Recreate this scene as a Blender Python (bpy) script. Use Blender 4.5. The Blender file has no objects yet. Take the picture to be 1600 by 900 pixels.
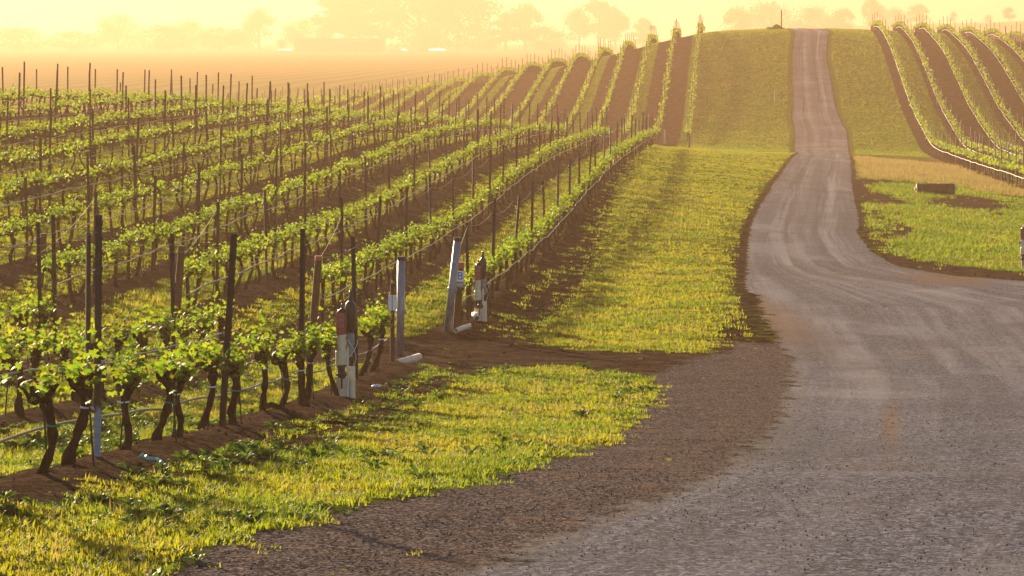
import bpy, math, random
import numpy as np
from mathutils import Vector, Matrix

# ------------------------------------------------------------------ camera, world, sun, exposure
scene = bpy.context.scene
COL = scene.collection
R = math.radians
F = 4444.0            # focal length in pixels of a 1600 px wide frame (about 100 mm)
HOR = 55.0            # height of the horizon in the frame, pixels
cam_d = bpy.data.cameras.new('camera')
cam = bpy.data.objects.new('camera', cam_d)
COL.objects.link(cam)
cam.location = (0, 0, 0)
cam.rotation_euler = (R(90), 0, 0)
cam_d.sensor_width = 36.0
cam_d.lens = F / 1600 * 36.0
cam_d.shift_y = -(450 - HOR) / 1600
cam_d.clip_start = 0.5
cam_d.clip_end = 8000
scene.camera = cam

SUN_AZ = -26.0        # degrees from the view direction, negative = to the left
SUN_EL = 13.0
world = bpy.data.worlds.new('World')
scene.world = world
world.use_nodes = True
wn = world.node_tree.nodes
bg = wn['Background']
sky = wn.new('ShaderNodeTexSky')
sky.sky_type = 'NISHITA'
sky.sun_disc = False
sky.sun_elevation = R(SUN_EL)
sky.sun_rotation = R(SUN_AZ)
sky.air_density = 0.8
sky.dust_density = 0.5
sky.ozone_density = 1.0
world.node_tree.links.new(sky.outputs[0], bg.inputs[0])
bg.inputs[1].default_value = 0.055

sun_d = bpy.data.lights.new('sun', 'SUN')
sun_d.energy = 5.0
sun_d.color = (1.0, 0.79, 0.5)
sun_d.angle = R(1.0)
sun = bpy.data.objects.new('sun', sun_d)
COL.objects.link(sun)
to_sun = Vector((math.sin(R(SUN_AZ)) * math.cos(R(SUN_EL)), math.cos(R(SUN_AZ)) * math.cos(R(SUN_EL)), math.sin(R(SUN_EL))))
sun.rotation_euler = to_sun.to_track_quat('Z', 'Y').to_euler()
sun.location = (-60, 60, 60)

scene.view_settings.view_transform = 'Standard'
scene.view_settings.look = 'None'
scene.view_settings.gamma = 1.0
scene.view_settings.exposure = 1.65
scene.view_settings.use_curve_mapping = False
cy = scene.cycles
cy.use_denoising = True
cy.max_bounces = 5
cy.diffuse_bounces = 2
cy.glossy_bounces = 2
cy.transmission_bounces = 3
cy.volume_bounces = 0
cy.transparent_max_bounces = 6
cy.caustics_reflective = False
cy.caustics_refractive = False
cy.sample_clamp_indirect = 4.0

HAZE_DENSITY = 0.00084
HAZE_COLOUR = (0.7, 0.44, 0.28)

rng = np.random.default_rng(7)
random.seed(7)

# ------------------------------------------------------------------ terrain shape
S = 0.08                                    # the vine rows run along X = w + S * Y
# h = metres below the eye, rows of (w, h) at distance Y (measured against a horizon line 15 px lower; corrected below)
T = [
 (-60, [(-60, 1.6), (0, 1.2), (60, 1.4)]),
 (0,   [(-60, 1.9), (0, 1.95), (60, 2.2)]),
 (16.5, [(-40, 2.4), (-20, 2.7), (-5, 2.95), (5, 3.05), (40, 3.2)]),
 (20.6, [(-40, 2.4), (-20, 2.9), (-5, 3.22), (5, 3.3), (40, 3.4)]),
 (27.7, [(-40, 2.5), (-20, 3.4), (-5, 3.86), (5, 3.86), (40, 4.0)]),
 (32.6, [(-40, 2.6), (-20, 3.7), (-12, 4.1), (-5, 4.25), (5, 4.25), (40, 4.4)]),
 (37.4, [(-40, 2.7), (-20, 4.0), (-12, 4.4), (-5, 4.55), (5, 4.6), (40, 4.7)]),
 (43,  [(-40, 2.8), (-29, 3.2), (-20, 4.1), (-12, 4.65), (-5, 4.85), (5, 4.9), (40, 5.0)]),
 (50,  [(-45, 3.6), (-35, 3.0), (-29, 3.0), (-26.6, 3.2), (-24.2, 3.5), (-21.8, 3.9), (-19.4, 4.15), (-17, 4.4), (-14.6, 4.6), (-12.2, 4.85), (-9.8, 4.95), (-7.4, 5.0), (-5, 5.12), (5, 5.2), (14, 5.2), (40, 5.3)]),
 (60,  [(-45, 3.8), (-35, 3.0), (-29, 2.8), (-26.6, 2.95), (-24.2, 3.35), (-21.8, 3.75), (-19.4, 4.05), (-17, 4.3), (-14.6, 4.57), (-12.2, 4.87), (-9.8, 5.05), (-7.4, 5.2), (-5, 5.4), (5, 5.4), (14, 5.5), (40, 5.8)]),
 (75,  [(-45, 4.2), (-35, 3.0), (-29, 2.7), (-26.6, 2.8), (-24.2, 3.2), (-21.8, 3.6), (-19.4, 3.95), (-17, 4.2), (-14.6, 4.5), (-12.2, 4.78), (-9.8, 5.15), (-7.4, 5.38), (-5, 5.5), (0, 5.6), (5, 5.7), (14, 5.9), (20, 6.0), (40, 6.4)]),
 (95,  [(-60, 6.5), (-45, 4.5), (-35, 2.9), (-29, 2.5), (-26.6, 2.65), (-24.2, 3.1), (-21.8, 3.5), (-19.4, 3.78), (-17, 4.1), (-14.6, 4.33), (-12.2, 4.6), (-9.8, 4.85), (-7.4, 5.08), (-5, 5.32), (0, 5.7), (5, 6.0), (9, 6.2), (14, 6.4), (20, 6.6), (40, 7.2)]),
 (110, [(-60, 6.6), (-45, 5.0), (-35, 3.3), (-29, 2.7), (-26.6, 2.75), (-24.2, 3.05), (-21.8, 3.4), (-19.4, 3.65), (-17, 3.92), (-14.6, 4.15), (-12.2, 4.4), (-9.8, 4.62), (-7.4, 5.0), (-5, 5.25), (0, 5.75), (5, 6.15), (9, 6.35), (14, 6.7), (20, 7.0), (40, 7.8)]),
 (125, [(-60, 6.8), (-45, 5.5), (-35, 4.0), (-29, 3.1), (-26.6, 3.05), (-24.2, 3.2), (-21.8, 3.5), (-19.4, 3.75), (-17, 3.98), (-14.6, 4.2), (-12.2, 4.45), (-9.8, 4.7), (-7.4, 5.15), (-5, 5.35), (0, 5.85), (5, 6.3), (9, 6.6), (14, 6.85), (20, 7.2), (40, 8.2)]),
 (145, [(-60, 7.0), (-45, 6.3), (-35, 5.5), (-29, 4.4), (-24.2, 4.2), (-19.4, 4.4), (-14.6, 4.7), (-12.2, 4.85), (-9.8, 5.0), (-7.4, 5.4), (-5, 5.55), (0, 6.05), (5, 6.5), (9, 6.85), (14, 7.1), (20, 7.4), (40, 8.4)]),
 (165, [(-60, 7.0), (-35, 6.6), (-24, 6.0), (-14.6, 5.8), (-7.4, 5.9), (-5, 5.9), (0, 6.3), (5, 6.6), (9, 7.0), (14, 7.45), (20, 7.7), (40, 8.5)]),
 (185, [(-60, 7.0), (-30, 7.1), (-7.4, 6.8), (-5, 6.75), (0, 6.9), (5, 7.0), (9, 7.3), (14, 7.7), (20, 8.0), (40, 8.6)]),
 (205, [(-60, 7.0), (-30, 7.4), (-5, 7.5), (0, 7.5), (5, 7.6), (14, 7.85), (20, 8.0), (40, 8.3)]),
 (220, [(-60, 6.9), (-30, 7.5), (-20, 7.4), (-12, 7.25), (-5, 7.1), (5, 6.85), (14, 6.7), (20, 6.9), (40, 7.5)]),
 (235, [(-60, 6.7), (-35, 7.1), (-30, 7.0), (-23, 6.7), (-17, 6.4), (-12, 6.1), (-8, 5.8), (-5, 5.55), (5, 5.25), (14, 5.1), (20, 5.2), (40, 6.3)]),
 (250, [(-60, 6.6), (-35, 6.7), (-30, 6.3), (-23, 5.6), (-17, 4.95), (-12, 4.35), (-8, 3.8), (-5, 3.35), (5, 2.95), (14, 2.75), (20, 2.85), (40, 4.6)]),
 (265, [(-60, 6.5), (-41, 6.4), (-35, 5.9), (-30, 5.3), (-23, 4.2), (-17, 3.3), (-12, 2.4), (-8, 1.55), (-5, 0.9), (5, 0.5), (14, 0.6), (20, 0.8), (40, 2.8)]),
 (280, [(-60, 6.5), (-41, 6.2), (-35, 5.4), (-30.3, 4.75), (-25.5, 3.8), (-23.2, 3.15), (-20.4, 2.65), (-17.5, 2.25), (-14.9, 1.6), (-12.6, 1.05), (-10.2, 0.42), (-8.1, -0.2), (-6, -0.7), (-3.5, -1.15), (5, -1.45), (9, -1.35), (14, -0.9), (20, -0.4), (29, 0.4), (40, 1.5)]),
 (293, [(-60, 6.5), (-41, 6.3), (-35, 5.6), (-30.3, 4.95), (-25.5, 4.0), (-20.4, 2.85), (-14.9, 1.75), (-10.2, 0.5), (-6, -0.75), (-3.5, -1.3), (5, -1.72), (9, -1.65), (14, -1.5), (20, -1.25), (29, -0.3), (40, 0.9)]),
 (308, [(-60, 6.5), (-41, 6.4), (-30, 5.6), (-20, 3.8), (-10, 1.6), (-3.5, -0.6), (5, -1.2), (14, -1.1), (20, -0.9), (40, 1.3)]),
 (340, [(-60, 5.6), (-30, 5.6), (-10, 4.6), (0, 3.2), (14, 2.8), (40, 3.4)]),
 (400, [(-60, 5.2), (40, 5.2)]),
 (500, [(-60, 5.2), (40, 5.2)]),
]
WG = np.arange(-80, 80.01, 0.5)
YG = np.arange(-60, 500.01, 0.5)

def pchip(xk, yk, x):
    """monotone cubic interpolation of rows yk[i, :] at xk[i]"""
    h = np.diff(xk)[:, None]
    d = np.diff(yk, axis=0) / h
    m = np.zeros_like(yk)
    same = d[:-1] * d[1:] > 0
    w1 = 2 * h[1:] + h[:-1]
    w2 = h[1:] + 2 * h[:-1]
    with np.errstate(divide='ignore', invalid='ignore'):
        mm = (w1 + w2) / (w1 / d[:-1] + w2 / d[1:])
    m[1:-1] = np.where(same, mm, 0)
    m[0] = d[0]
    m[-1] = d[-1]
    i = np.clip(np.searchsorted(xk, x) - 1, 0, len(xk) - 2)
    t = ((x - xk[i]) / (xk[i + 1] - xk[i]))[:, None]
    hh = h[i]
    return ((1 + 2 * t) * (1 - t) ** 2) * yk[i] + t * (1 - t) ** 2 * hh * m[i] + t * t * (3 - 2 * t) * yk[i + 1] + t * t * (t - 1) * hh * m[i + 1]

def gauss(a, s, axis):
    n = int(3 * s) + 1
    k = np.exp(-0.5 * (np.arange(-n, n + 1) / s) ** 2)
    k /= k.sum()
    p = [(0, 0), (0, 0)]
    p[axis] = (n, n)
    b = np.pad(a, p, mode='edge')
    return np.apply_along_axis(lambda v: np.convolve(v, k, mode='valid'), axis, b)

_rows = np.array([np.interp(WG, [a for a, _ in r], [b for _, b in r]) for _, r in T])
HG = pchip(np.array([float(y) for y, _ in T]), _rows, YG)
HG += np.clip(YG, 0, None)[:, None] * (70 - HOR) / F
HG = gauss(gauss(HG, 3.0, 1), 3.0, 0)

def smooth(a, b, x):
    t = np.clip((x - a) / (b - a), 0, 1)
    return t * t * (3 - 2 * t)

def hash2(ix, iy, seed=0):
    n = (ix.astype(np.int64) * 374761393 + iy.astype(np.int64) * 668265263 + seed * 1442695041) & 0x7fffffff
    n = ((n ^ (n >> 13)) * 1274126177) & 0x7fffffff
    return ((n ^ (n >> 16)) & 0xffff) / 65535.0

def noise(x, y, seed=0):
    x = np.asarray(x, float)
    y = np.asarray(y, float)
    ix, iy = np.floor(x), np.floor(y)
    fx, fy = x - ix, y - iy
    fx = fx * fx * (3 - 2 * fx)
    fy = fy * fy * (3 - 2 * fy)
    a, b = hash2(ix, iy, seed), hash2(ix + 1, iy, seed)
    c, d = hash2(ix, iy + 1, seed), hash2(ix + 1, iy + 1, seed)
    return (a * (1 - fx) + b * fx) * (1 - fy) + (c * (1 - fx) + d * fx) * fy

def fbm(x, y, seed=0, n=3):
    v, amp, tot = 0, 1.0, 0
    for i in range(n):
        v = v + amp * noise(np.asarray(x) * 2 ** i, np.asarray(y) * 2 ** i, seed + i)
        tot += amp
        amp *= 0.5
    return v / tot

def base_h(X, Y):
    """smooth ground, metres below the eye"""
    X = np.asarray(X, float)
    Y = np.asarray(Y, float)
    w = np.clip(X - S * np.clip(Y, -60, 500), -79.9, 79.9)
    fy = (np.clip(Y, -59.9, 499.4) + 60) / 0.5
    fw = (w + 80) / 0.5
    iy = fy.astype(int)
    iw = fw.astype(int)
    ty, tw = fy - iy, fw - iw
    iw1 = np.minimum(iw + 1, len(WG) - 1)
    iy1 = np.minimum(iy + 1, len(YG) - 1)
    h = (HG[iy, iw] * (1 - tw) + HG[iy, iw1] * tw) * (1 - ty) + (HG[iy1, iw] * (1 - tw) + HG[iy1, iw1] * tw) * ty
    far = smooth(700, 1500, Y) * smooth(110, 300, X)
    return h + (np.clip(Y, 500, 1700) - 500) * 0.0022 - 17.5 * far

ROW_GAP = 2.4
ROW0 = -5.03
FRONT_END = 42.2        # the front block of vines ends here, the back block starts at BACK
BACK = 49.6

def row_dist(w):
    k = np.round((ROW0 - w) / ROW_GAP)
    return np.abs(w - (ROW0 - ROW_GAP * k)), k

def in_vines(w, Y):
    """1 inside the near vineyard on the left"""
    a = smooth(ROW0 + 1.0, ROW0 + 0.5, w)
    return a * np.maximum(smooth(FRONT_END + 0.6, FRONT_END - 0.4, Y), smooth(BACK - 1.0, BACK, Y) * smooth(172, 166, Y))

def ground_h(X, Y):
    X = np.asarray(X, float)
    Y = np.asarray(Y, float)
    w = X - S * Y
    d, k = row_dist(w)
    berm = 0.13 * np.exp(-(d / 0.42) ** 2) * in_vines(w, Y)
    rough = (fbm(X * 1.1, Y * 1.1, 3) - 0.5) * 0.07 + (fbm(X * 3.1, Y * 3.1, 9, 2) - 0.5) * 0.035
    lump = in_vines(w, Y) * np.exp(-(d / 0.8) ** 2)
    rough = rough + lump * (fbm(X * 2.0, Y * 1.2, 14, 2) - 0.5) * 0.09
    rough = rough * smooth(400, 200, Y)
    return base_h(X, Y) - berm - rough

def gz(X, Y):
    return -float(ground_h(np.array([X]), np.array([Y]))[0])

_MY = np.concatenate([np.arange(6, 320, 0.1), np.arange(320, 2000, 2)])
def hit(px, py, fn=base_h):
    """ground point seen at a pixel of the 1600 x 900 frame"""
    X = (px - 800) / F * _MY
    d = (py - HOR) / F * _MY - fn(X, _MY)
    i = np.argmax(d >= 0)
    if d[i] < 0:
        i = len(_MY) - 1
    return float(X[i]), float(_MY[i])

def frame(X, Y, Z):
    return 800 + F * X / Y, HOR - F * Z / Y

# ------------------------------------------------------------------ masks on the ground
def poly_sd(P, X, Y):
    """signed distance (positive inside) of points to polygon P"""
    P = np.array(P, float)
    inside = np.zeros(X.shape, bool)
    best = np.full(X.shape, 1e9)
    n = len(P)
    for i in range(n):
        x0, y0 = P[i]
        x1, y1 = P[(i + 1) % n]
        ex, ey = x1 - x0, y1 - y0
        L = ex * ex + ey * ey + 1e-9
        t = np.clip(((X - x0) * ex + (Y - y0) * ey) / L, 0, 1)
        best = np.minimum(best, (X - x0 - t * ex) ** 2 + (Y - y0 - t * ey) ** 2)
        c = (y0 > Y) != (y1 > Y)
        with np.errstate(divide='ignore', invalid='ignore'):
            xi = ex * (Y - y0) / (y1 - y0 if y1 != y0 else 1e-9) + x0
        inside ^= c & (X < xi)
    d = np.sqrt(best)
    return np.where(inside, d, -d)

def px_poly(pts):
    return [hit(*p) for p in pts]

FRONT_GRASS = px_poly([(-160, 850), (0, 822), (120, 800), (250, 770), (380, 735), (520, 690), (640, 640), (700, 606), (750, 580), (860, 571), (1000, 588), (1026, 606),
                       (1000, 640), (975, 668), (900, 708), (720, 760), (560, 790), (420, 830), (310, 868), (230, 905), (180, 960), (-200, 1100)])
MID_GRASS = px_poly([(1012, 228), (1090, 224), (1180, 226), (1234, 232), (1238, 242), (1200, 285), (1165, 340), (1140, 390), (1138, 440), (1150, 468), (1135, 500), (1102, 550), (980, 549), (840, 541),
                     (832, 525), (868, 492), (900, 470), (925, 420), (940, 370), (955, 320), (985, 262)])
DRY_GRASS = px_poly([(1338, 240), (1420, 238), (1490, 252), (1545, 270), (1660, 300), (1660, 312), (1560, 304), (1500, 292), (1420, 284), (1352, 280), (1336, 262)])
RIGHT_GRASS = px_poly([(1380, 286), (1440, 288), (1500, 294), (1560, 306), (1660, 316), (1660, 428), (1560, 420), (1450, 408), (1400, 388), (1374, 360), (1350, 335), (1346, 322), (1420, 318), (1400, 305), (1366, 300)])
BARE_PATCH = px_poly([(1450, 311), (1500, 306), (1560, 312), (1590, 326), (1530, 330), (1460, 322)])
FRONT_GRAVEL = px_poly([(1205, 545), (1195, 600), (1150, 690), (1080, 735), (1000, 770), (860, 820), (700, 880), (600, 920), (330, 905), (420, 850), (600, 800), (760, 765), (920, 715), (1000, 680), (1040, 620), (1060, 585), (1120, 560)])

ROAD_L = [(p[1], p[0]) for p in px_poly([(600, 905), (700, 880), (860, 820), (1000, 770), (1080, 735), (1150, 690), (1195, 600), (1200, 560), (1180, 520), (1165, 470), (1155, 430), (1158, 380), (1172, 340), (1200, 296), (1226, 258), (1243, 240),
                                            (1238, 205), (1236, 170), (1236, 130), (1236, 90), (1240, 50)])]
ROAD_R = [(p[1], p[0]) for p in px_poly([(1700, 446), (1600, 440), (1500, 432), (1410, 417), (1372, 396), (1350, 365), (1344, 330), (1340, 300), (1335, 268), (1331, 240),
                                            (1324, 205), (1308, 170), (1300, 130), (1294, 90), (1298, 50)])]
ROAD_L = [(-40, -9.0), (0, -4.0)] + sorted(ROAD_L) + [(330, sorted(ROAD_L)[-1][1] + 1.5), (420, sorted(ROAD_L)[-1][1] + 6)]
ROAD_R = [(-40, 8.0), (10, 8.0), (22, 9.5), (40, 14.0), (58, 17.0)] + [q for q in sorted(ROAD_R) if q[0] > 60] + [(330, sorted(ROAD_R)[-1][1] + 1.5), (420, sorted(ROAD_R)[-1][1] + 6)]

def road_l(Y):
    Y = np.asarray(Y, float)
    return np.interp(Y, [a for a, _ in ROAD_L], [b for _, b in ROAD_L]) + (fbm(Y * 0.1, Y * 0 + 3, 21) - 0.5) * 0.25

def road_r(Y):
    Y = np.asarray(Y, float)
    return np.interp(Y, [a for a, _ in ROAD_R], [b for _, b in ROAD_R]) + (fbm(Y * 0.07, Y * 0 + 9, 23) - 0.5) * 0.3

def road_sd(X, Y):
    return np.minimum(X - road_l(Y), road_r(Y) - X)

def soft(sd, wdt):
    return np.clip(0.5 + sd / wdt, 0, 1)

def masks(X, Y):
    """grass, gravel, tilled soil, dryness: 0..1 each"""
    w = X - S * Y
    d, k = row_dist(w)
    g = soft(poly_sd(FRONT_GRASS, X, Y), 0.9)
    g = np.maximum(g, soft(poly_sd(MID_GRASS, X, Y), 1.6))
    dry = soft(poly_sd(DRY_GRASS, X, Y), 2.0)
    g = np.maximum(g, dry)
    rg = soft(poly_sd(RIGHT_GRASS, X, Y) + 0.25, 1.0) * (1 - soft(poly_sd(BARE_PATCH, X, Y), 1.5))
    rg = rg * np.clip(1.1 - 0.8 * smooth(0.58, 0.74, fbm(X * 0.5, Y * 0.16, 91)), 0, 1)
    g = np.maximum(g, rg)
    gravel = soft(poly_sd(FRONT_GRAVEL, X, Y) + 0.35, 1.2)
    gravel = np.maximum(gravel, 1.0 * (w > 1.5) * (Y < 60) * (1 - soft(poly_sd(RIGHT_GRASS, X, Y), 2.0)))
    gravel = np.maximum(gravel, 0.8 * smooth(-0.9, -0.2, road_sd(X, Y)) * (Y < 60))
    # alleys between the vine rows: d = 1.2 in the middle of an alley
    a = (ROW0 - w) / ROW_GAP
    alley = np.floor(a)
    near = in_vines(w, Y)
    even = (alley % 2 == 0)
    ga = soft(d - 0.5, 0.4) * np.where(even, 1.0, 0.57)
    g = np.maximum(g, ga * near * (Y > 45))
    front = soft(d - 0.45, 0.4) * np.where(alley == 0, 1.0, 0.75)
    g = np.maximum(g, front * near * (Y <= 45))
    head = smooth(FRONT_END, FRONT_END + 1, Y) * smooth(BACK + 0.5, BACK - 1, Y) * smooth(-7.5, -9, w)
    g = np.maximum(g, head * 0.48)
    till = np.where(even, 0, 1) * soft(d - 0.5, 0.4) * near * (Y > 45)
    strip = smooth(BACK - 3, BACK + 1, Y) * smooth(172, 160, Y) * smooth(ROW0 - 0.2, ROW0 + 0.3, w) * (1 - soft(poly_sd(MID_GRASS, X, Y), 1.6))
    strip *= (w < 4)
    till = np.maximum(till, strip)
    g = np.maximum(g, 0.46 * strip * smooth(ROW0 + 1.2, ROW0 + 2.2, w))
    # the hill across the dip
    hill = smooth(172, 180, Y)
    rs = road_sd(X, Y)
    leftv = smooth(ROW0 + 0.9, ROW0 + 0.4, w)
    hg = np.where(leftv > 0.5, np.where((alley % 2 == 1), 1.0, 0.06), 1.0)
    hg = hg * np.where(leftv > 0.5, soft(d - 0.45, 0.5), 1)
    # right-hand block: rows at 14.1 + 2.4 n
    ar = (w - 14.1) / ROW_GAP
    dr = np.abs(ar - np.round(ar)) * ROW_GAP
    rightv = smooth(13.0, 13.6, w)
    hr = np.where(np.floor(ar) % 2 == 0, 1.0, 0.06) * soft(dr - 0.45, 0.5)
    hr = np.where(w < 14.1, 0.0, hr)
    hg = np.where(rightv > 0.5, hr, hg)
    g = np.maximum(g * (1 - hill), hg * hill)
    rb = rightv * smooth(120, 135, Y) * (1 - hill)
    g = g * (1 - rb) + rb * hr
    till = np.maximum(till, hill * np.where((leftv > 0.5) | (rightv > 0.5), 1 - hg, 0))
    till = np.maximum(till, rb * (1 - hr))
    dry = np.maximum(dry, 0.35 * hill * (rightv < 0.5) * (leftv < 0.5))
    edge = smooth(-0.35, 0.25, -rs)
    g = g * np.where(Y > 175, edge, 1)
    far = smooth(300, 330, Y)
    g = g * (1 - far) + 0.55 * far
    till = till * (1 - far)
    return g, gravel, till, dry

# ------------------------------------------------------------------ mesh and material helpers
def mesh_np(name, V, faces):
    """faces: list of integer arrays (n, 3) or (n, 4)"""
    V = np.asarray(V, np.float32)
    me = bpy.data.meshes.new(name)
    me.vertices.add(len(V))
    me.vertices.foreach_set('co', V.ravel())
    faces = [np.asarray(f, np.int32) for f in faces if len(f)]
    loops = np.concatenate([f.ravel() for f in faces])
    sizes = np.concatenate([np.full(len(f), f.shape[1], np.int32) for f in faces])
    starts = np.concatenate([[0], np.cumsum(sizes)[:-1]]).astype(np.int32)
    me.loops.add(len(loops))
    me.loops.foreach_set('vertex_index', loops)
    me.polygons.add(len(sizes))
    me.polygons.foreach_set('loop_start', starts)
    me.polygons.foreach_set('loop_total', sizes)
    me.update(calc_edges=True)
    return me

class MB:
    """collects shapes, then links them as ONE mesh object"""
    def __init__(self):
        self.v, self.f, self.m, self.n = [], [], [], 0
    def add(self, V, faces, mat=0):
        V = np.asarray(V, float)
        self.v.append(V)
        for f in faces:
            self.f.append([i + self.n for i in f])
            self.m.append(mat)
        self.n += len(V)
    def box(self, c, s, rot=None, mat=0, bevel=0.0):
        x, y, z = s[0] / 2, s[1] / 2, s[2] / 2
        b = min(bevel, x * 0.9, y * 0.9)
        if b > 0:
            ring = [(-x + b, -y), (x - b, -y), (x, -y + b), (x, y - b), (x - b, y), (-x + b, y), (-x, y - b), (-x, -y + b)]
        else:
            ring = [(-x, -y), (x, -y), (x, y), (-x, y)]
        n = len(ring)
        V = [(p[0], p[1], -z) for p in ring] + [(p[0], p[1], z) for p in ring]
        V = np.array(V)
        if rot is not None:
            V = V @ np.array(rot.to_3x3()).T
        fs = [list(range(n))[::-1], list(range(n, 2 * n))] + [[i, (i + 1) % n, n + (i + 1) % n, n + i] for i in range(n)]
        self.add(V + np.array(c), fs, mat)
    def tube(self, pts, rad, sides=8, mat=0, cap=True, jitter=0.0, rs=None):
        pts = np.asarray(pts, float)
        n = len(pts)
        rad = np.broadcast_to(np.asarray(rad, float), (n,))
        tang = np.gradient(pts, axis=0)
        tang /= np.linalg.norm(tang, axis=1)[:, None] + 1e-12
        V = []
        ref = np.array([1.0, 0, 0]) if abs(tang[0][0]) < 0.8 else np.array([0, 1.0, 0])
        for i in range(n):
            a = ref - tang[i] * np.dot(ref, tang[i])
            a /= np.linalg.norm(a) + 1e-12
            ref = a
            b = np.cross(tang[i], a)
            for j in range(sides):
                t = 2 * math.pi * j / sides
                r = rad[i]
                if jitter and rs is not None:
                    r *= 1 + jitter * (rs.random() - 0.5) * 2
                V.append(pts[i] + a * math.cos(t) * r + b * math.sin(t) * r)
        fs = []
        for i in range(n - 1):
            for j in range(sides):
                fs.append([i * sides + j, i * sides + (j + 1) % sides, (i + 1) * sides + (j + 1) % sides, (i + 1) * sides + j])
        if cap:
            fs.append(list(range(sides))[::-1])
            fs.append(list(range((n - 1) * sides, n * sides)))
        self.add(V, fs, mat)
    def lathe(self, prof, c=(0, 0, 0), sides=14, rot=None, mat=0):
        """prof: list of (radius, z)"""
        V, fs = [], []
        for r, z in prof:
            for j in range(sides):
                t = 2 * math.pi * j / sides
                V.append((r * math.cos(t), r * math.sin(t), z))
        V = np.array(V)
        if rot is not None:
            V = V @ np.array(rot.to_3x3()).T
        for i in range(len(prof) - 1):
            for j in range(sides):
                fs.append([i * sides + j, i * sides + (j + 1) % sides, (i + 1) * sides + (j + 1) % sides, (i + 1) * sides + j])
        self.add(V + np.array(c), fs, mat)
    def mesh(self, name, mats, smooth_shade=False):
        me = bpy.data.meshes.new(name)
        me.from_pydata([tuple(p) for p in np.concatenate(self.v)], [], self.f)
        for m in mats if isinstance(mats, (list, tuple)) else [mats]:
            me.materials.append(m)
        me.polygons.foreach_set('material_index', self.m)
        if smooth_shade:
            me.polygons.foreach_set('use_smooth', [True] * len(self.f))
        me.update()
        return me
    def build(self, name, mats, parent=None, smooth_shade=False):
        return link(name, self.mesh(name, mats, smooth_shade), parent)

def link(name, me, parent=None):
    o = bpy.data.objects.new(name, me)
    COL.objects.link(o)
    if parent is not None:
        o.parent = parent
    return o

def tag(o, label=None, cat=None, group=None, kind=None):
    if label:
        o['label'] = label
    if cat:
        o['category'] = cat
    if group:
        o['group'] = group
    if kind:
        o['kind'] = kind
    return o

def thing(name, loc, label, cat, group=None, rz=0.0):
    o = bpy.data.objects.new(name, None)
    o.empty_display_size = 0.2
    COL.objects.link(o)
    o.location = loc
    o.rotation_euler = (0, 0, rz)
    return tag(o, label, cat, group)

class NT:
    """small shader-node builder"""
    def __init__(self, name):
        self.m = bpy.data.materials.new(name)
        self.m.use_nodes = True
        self.t = self.m.node_tree
        self.n = self.t.nodes
        self.bsdf = self.n['Principled BSDF']
        self.out = self.n['Material Output']
    def new(self, typ, **kw):
        n = self.n.new(typ)
        for k, v in kw.items():
            setattr(n, k, v)
        return n
    def set(self, sock, val):
        if isinstance(val, bpy.types.NodeSocket):
            self.t.links.new(val, sock)
        elif val is not None:
            if isinstance(val, tuple) and len(val) == 3 and sock.type == 'RGBA':
                val = (*val, 1)
            sock.default_value = val
    def math(self, op, a, b=None, c=None, clamp=False):
        n = self.new('ShaderNodeMath', operation=op, use_clamp=clamp)
        self.set(n.inputs[0], a)
        if b is not None:
            self.set(n.inputs[1], b)
        if c is not None:
            self.set(n.inputs[2], c)
        return n.outputs[0]
    def mix(self, f, a, b, blend='MIX'):
        n = self.new('ShaderNodeMix', data_type='RGBA', blend_type=blend)
        self.set(n.inputs[0], f)
        self.set(n.inputs[6], a)
        self.set(n.inputs[7], b)
        return n.outputs[2]
    def pos(self):
        return self.new('ShaderNodeNewGeometry').outputs['Position']
    def obj(self):
        return self.new('ShaderNodeTexCoord').outputs['Object']
    def scaled(self, v, s):
        n = self.new('ShaderNodeMapping')
        self.t.links.new(v, n.inputs[0])
        n.inputs['Scale'].default_value = s
        return n.outputs[0]
    def noise(self, v, scale, detail=4, rough=0.6, out='Fac'):
        n = self.new('ShaderNodeTexNoise')
        self.t.links.new(v, n.inputs['Vector'])
        n.inputs['Scale'].default_value = scale
        n.inputs['Detail'].default_value = detail
        n.inputs['Roughness'].default_value = rough
        return n.outputs[out]
    def voronoi(self, v, scale, out='Distance'):
        n = self.new('ShaderNodeTexVoronoi')
        self.t.links.new(v, n.inputs['Vector'])
        n.inputs['Scale'].default_value = scale
        return n.outputs[out]
    def ramp(self, v, stops, interp='LINEAR'):
        n = self.new('ShaderNodeValToRGB')
        n.color_ramp.interpolation = interp
        e = n.color_ramp.elements
        while len(e) < len(stops):
            e.new(0.5)
        for el, (p, c) in zip(e, stops):
            el.position = p
            el.color = (*c, 1) if len(c) == 3 else c
        self.set(n.inputs[0], v)
        return n.outputs[0]
    def step(self, v, lo, hi):
        n = self.new('ShaderNodeMapRange')
        n.interpolation_type = 'SMOOTHSTEP'
        self.set(n.inputs[0], v)
        n.inputs[1].default_value = lo
        n.inputs[2].default_value = hi
        return n.outputs[0]
    def bump(self, h, strength, dist):
        n = self.new('ShaderNodeBump')
        n.inputs['Strength'].default_value = strength
        n.inputs['Distance'].default_value = dist
        self.set(n.inputs['Height'], h)
        return n.outputs[0]
    def finish(self, col=None, rough=0.7, normal=None, spec=0.3, metal=0.0):
        self.set(self.bsdf.inputs['Base Color'], col)
        self.set(self.bsdf.inputs['Roughness'], rough)
        self.bsdf.inputs['Specular IOR Level'].default_value = spec
        self.bsdf.inputs['Metallic'].default_value = metal
        if normal is not None:
            self.set(self.bsdf.inputs['Normal'], normal)
        return self.m

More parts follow.
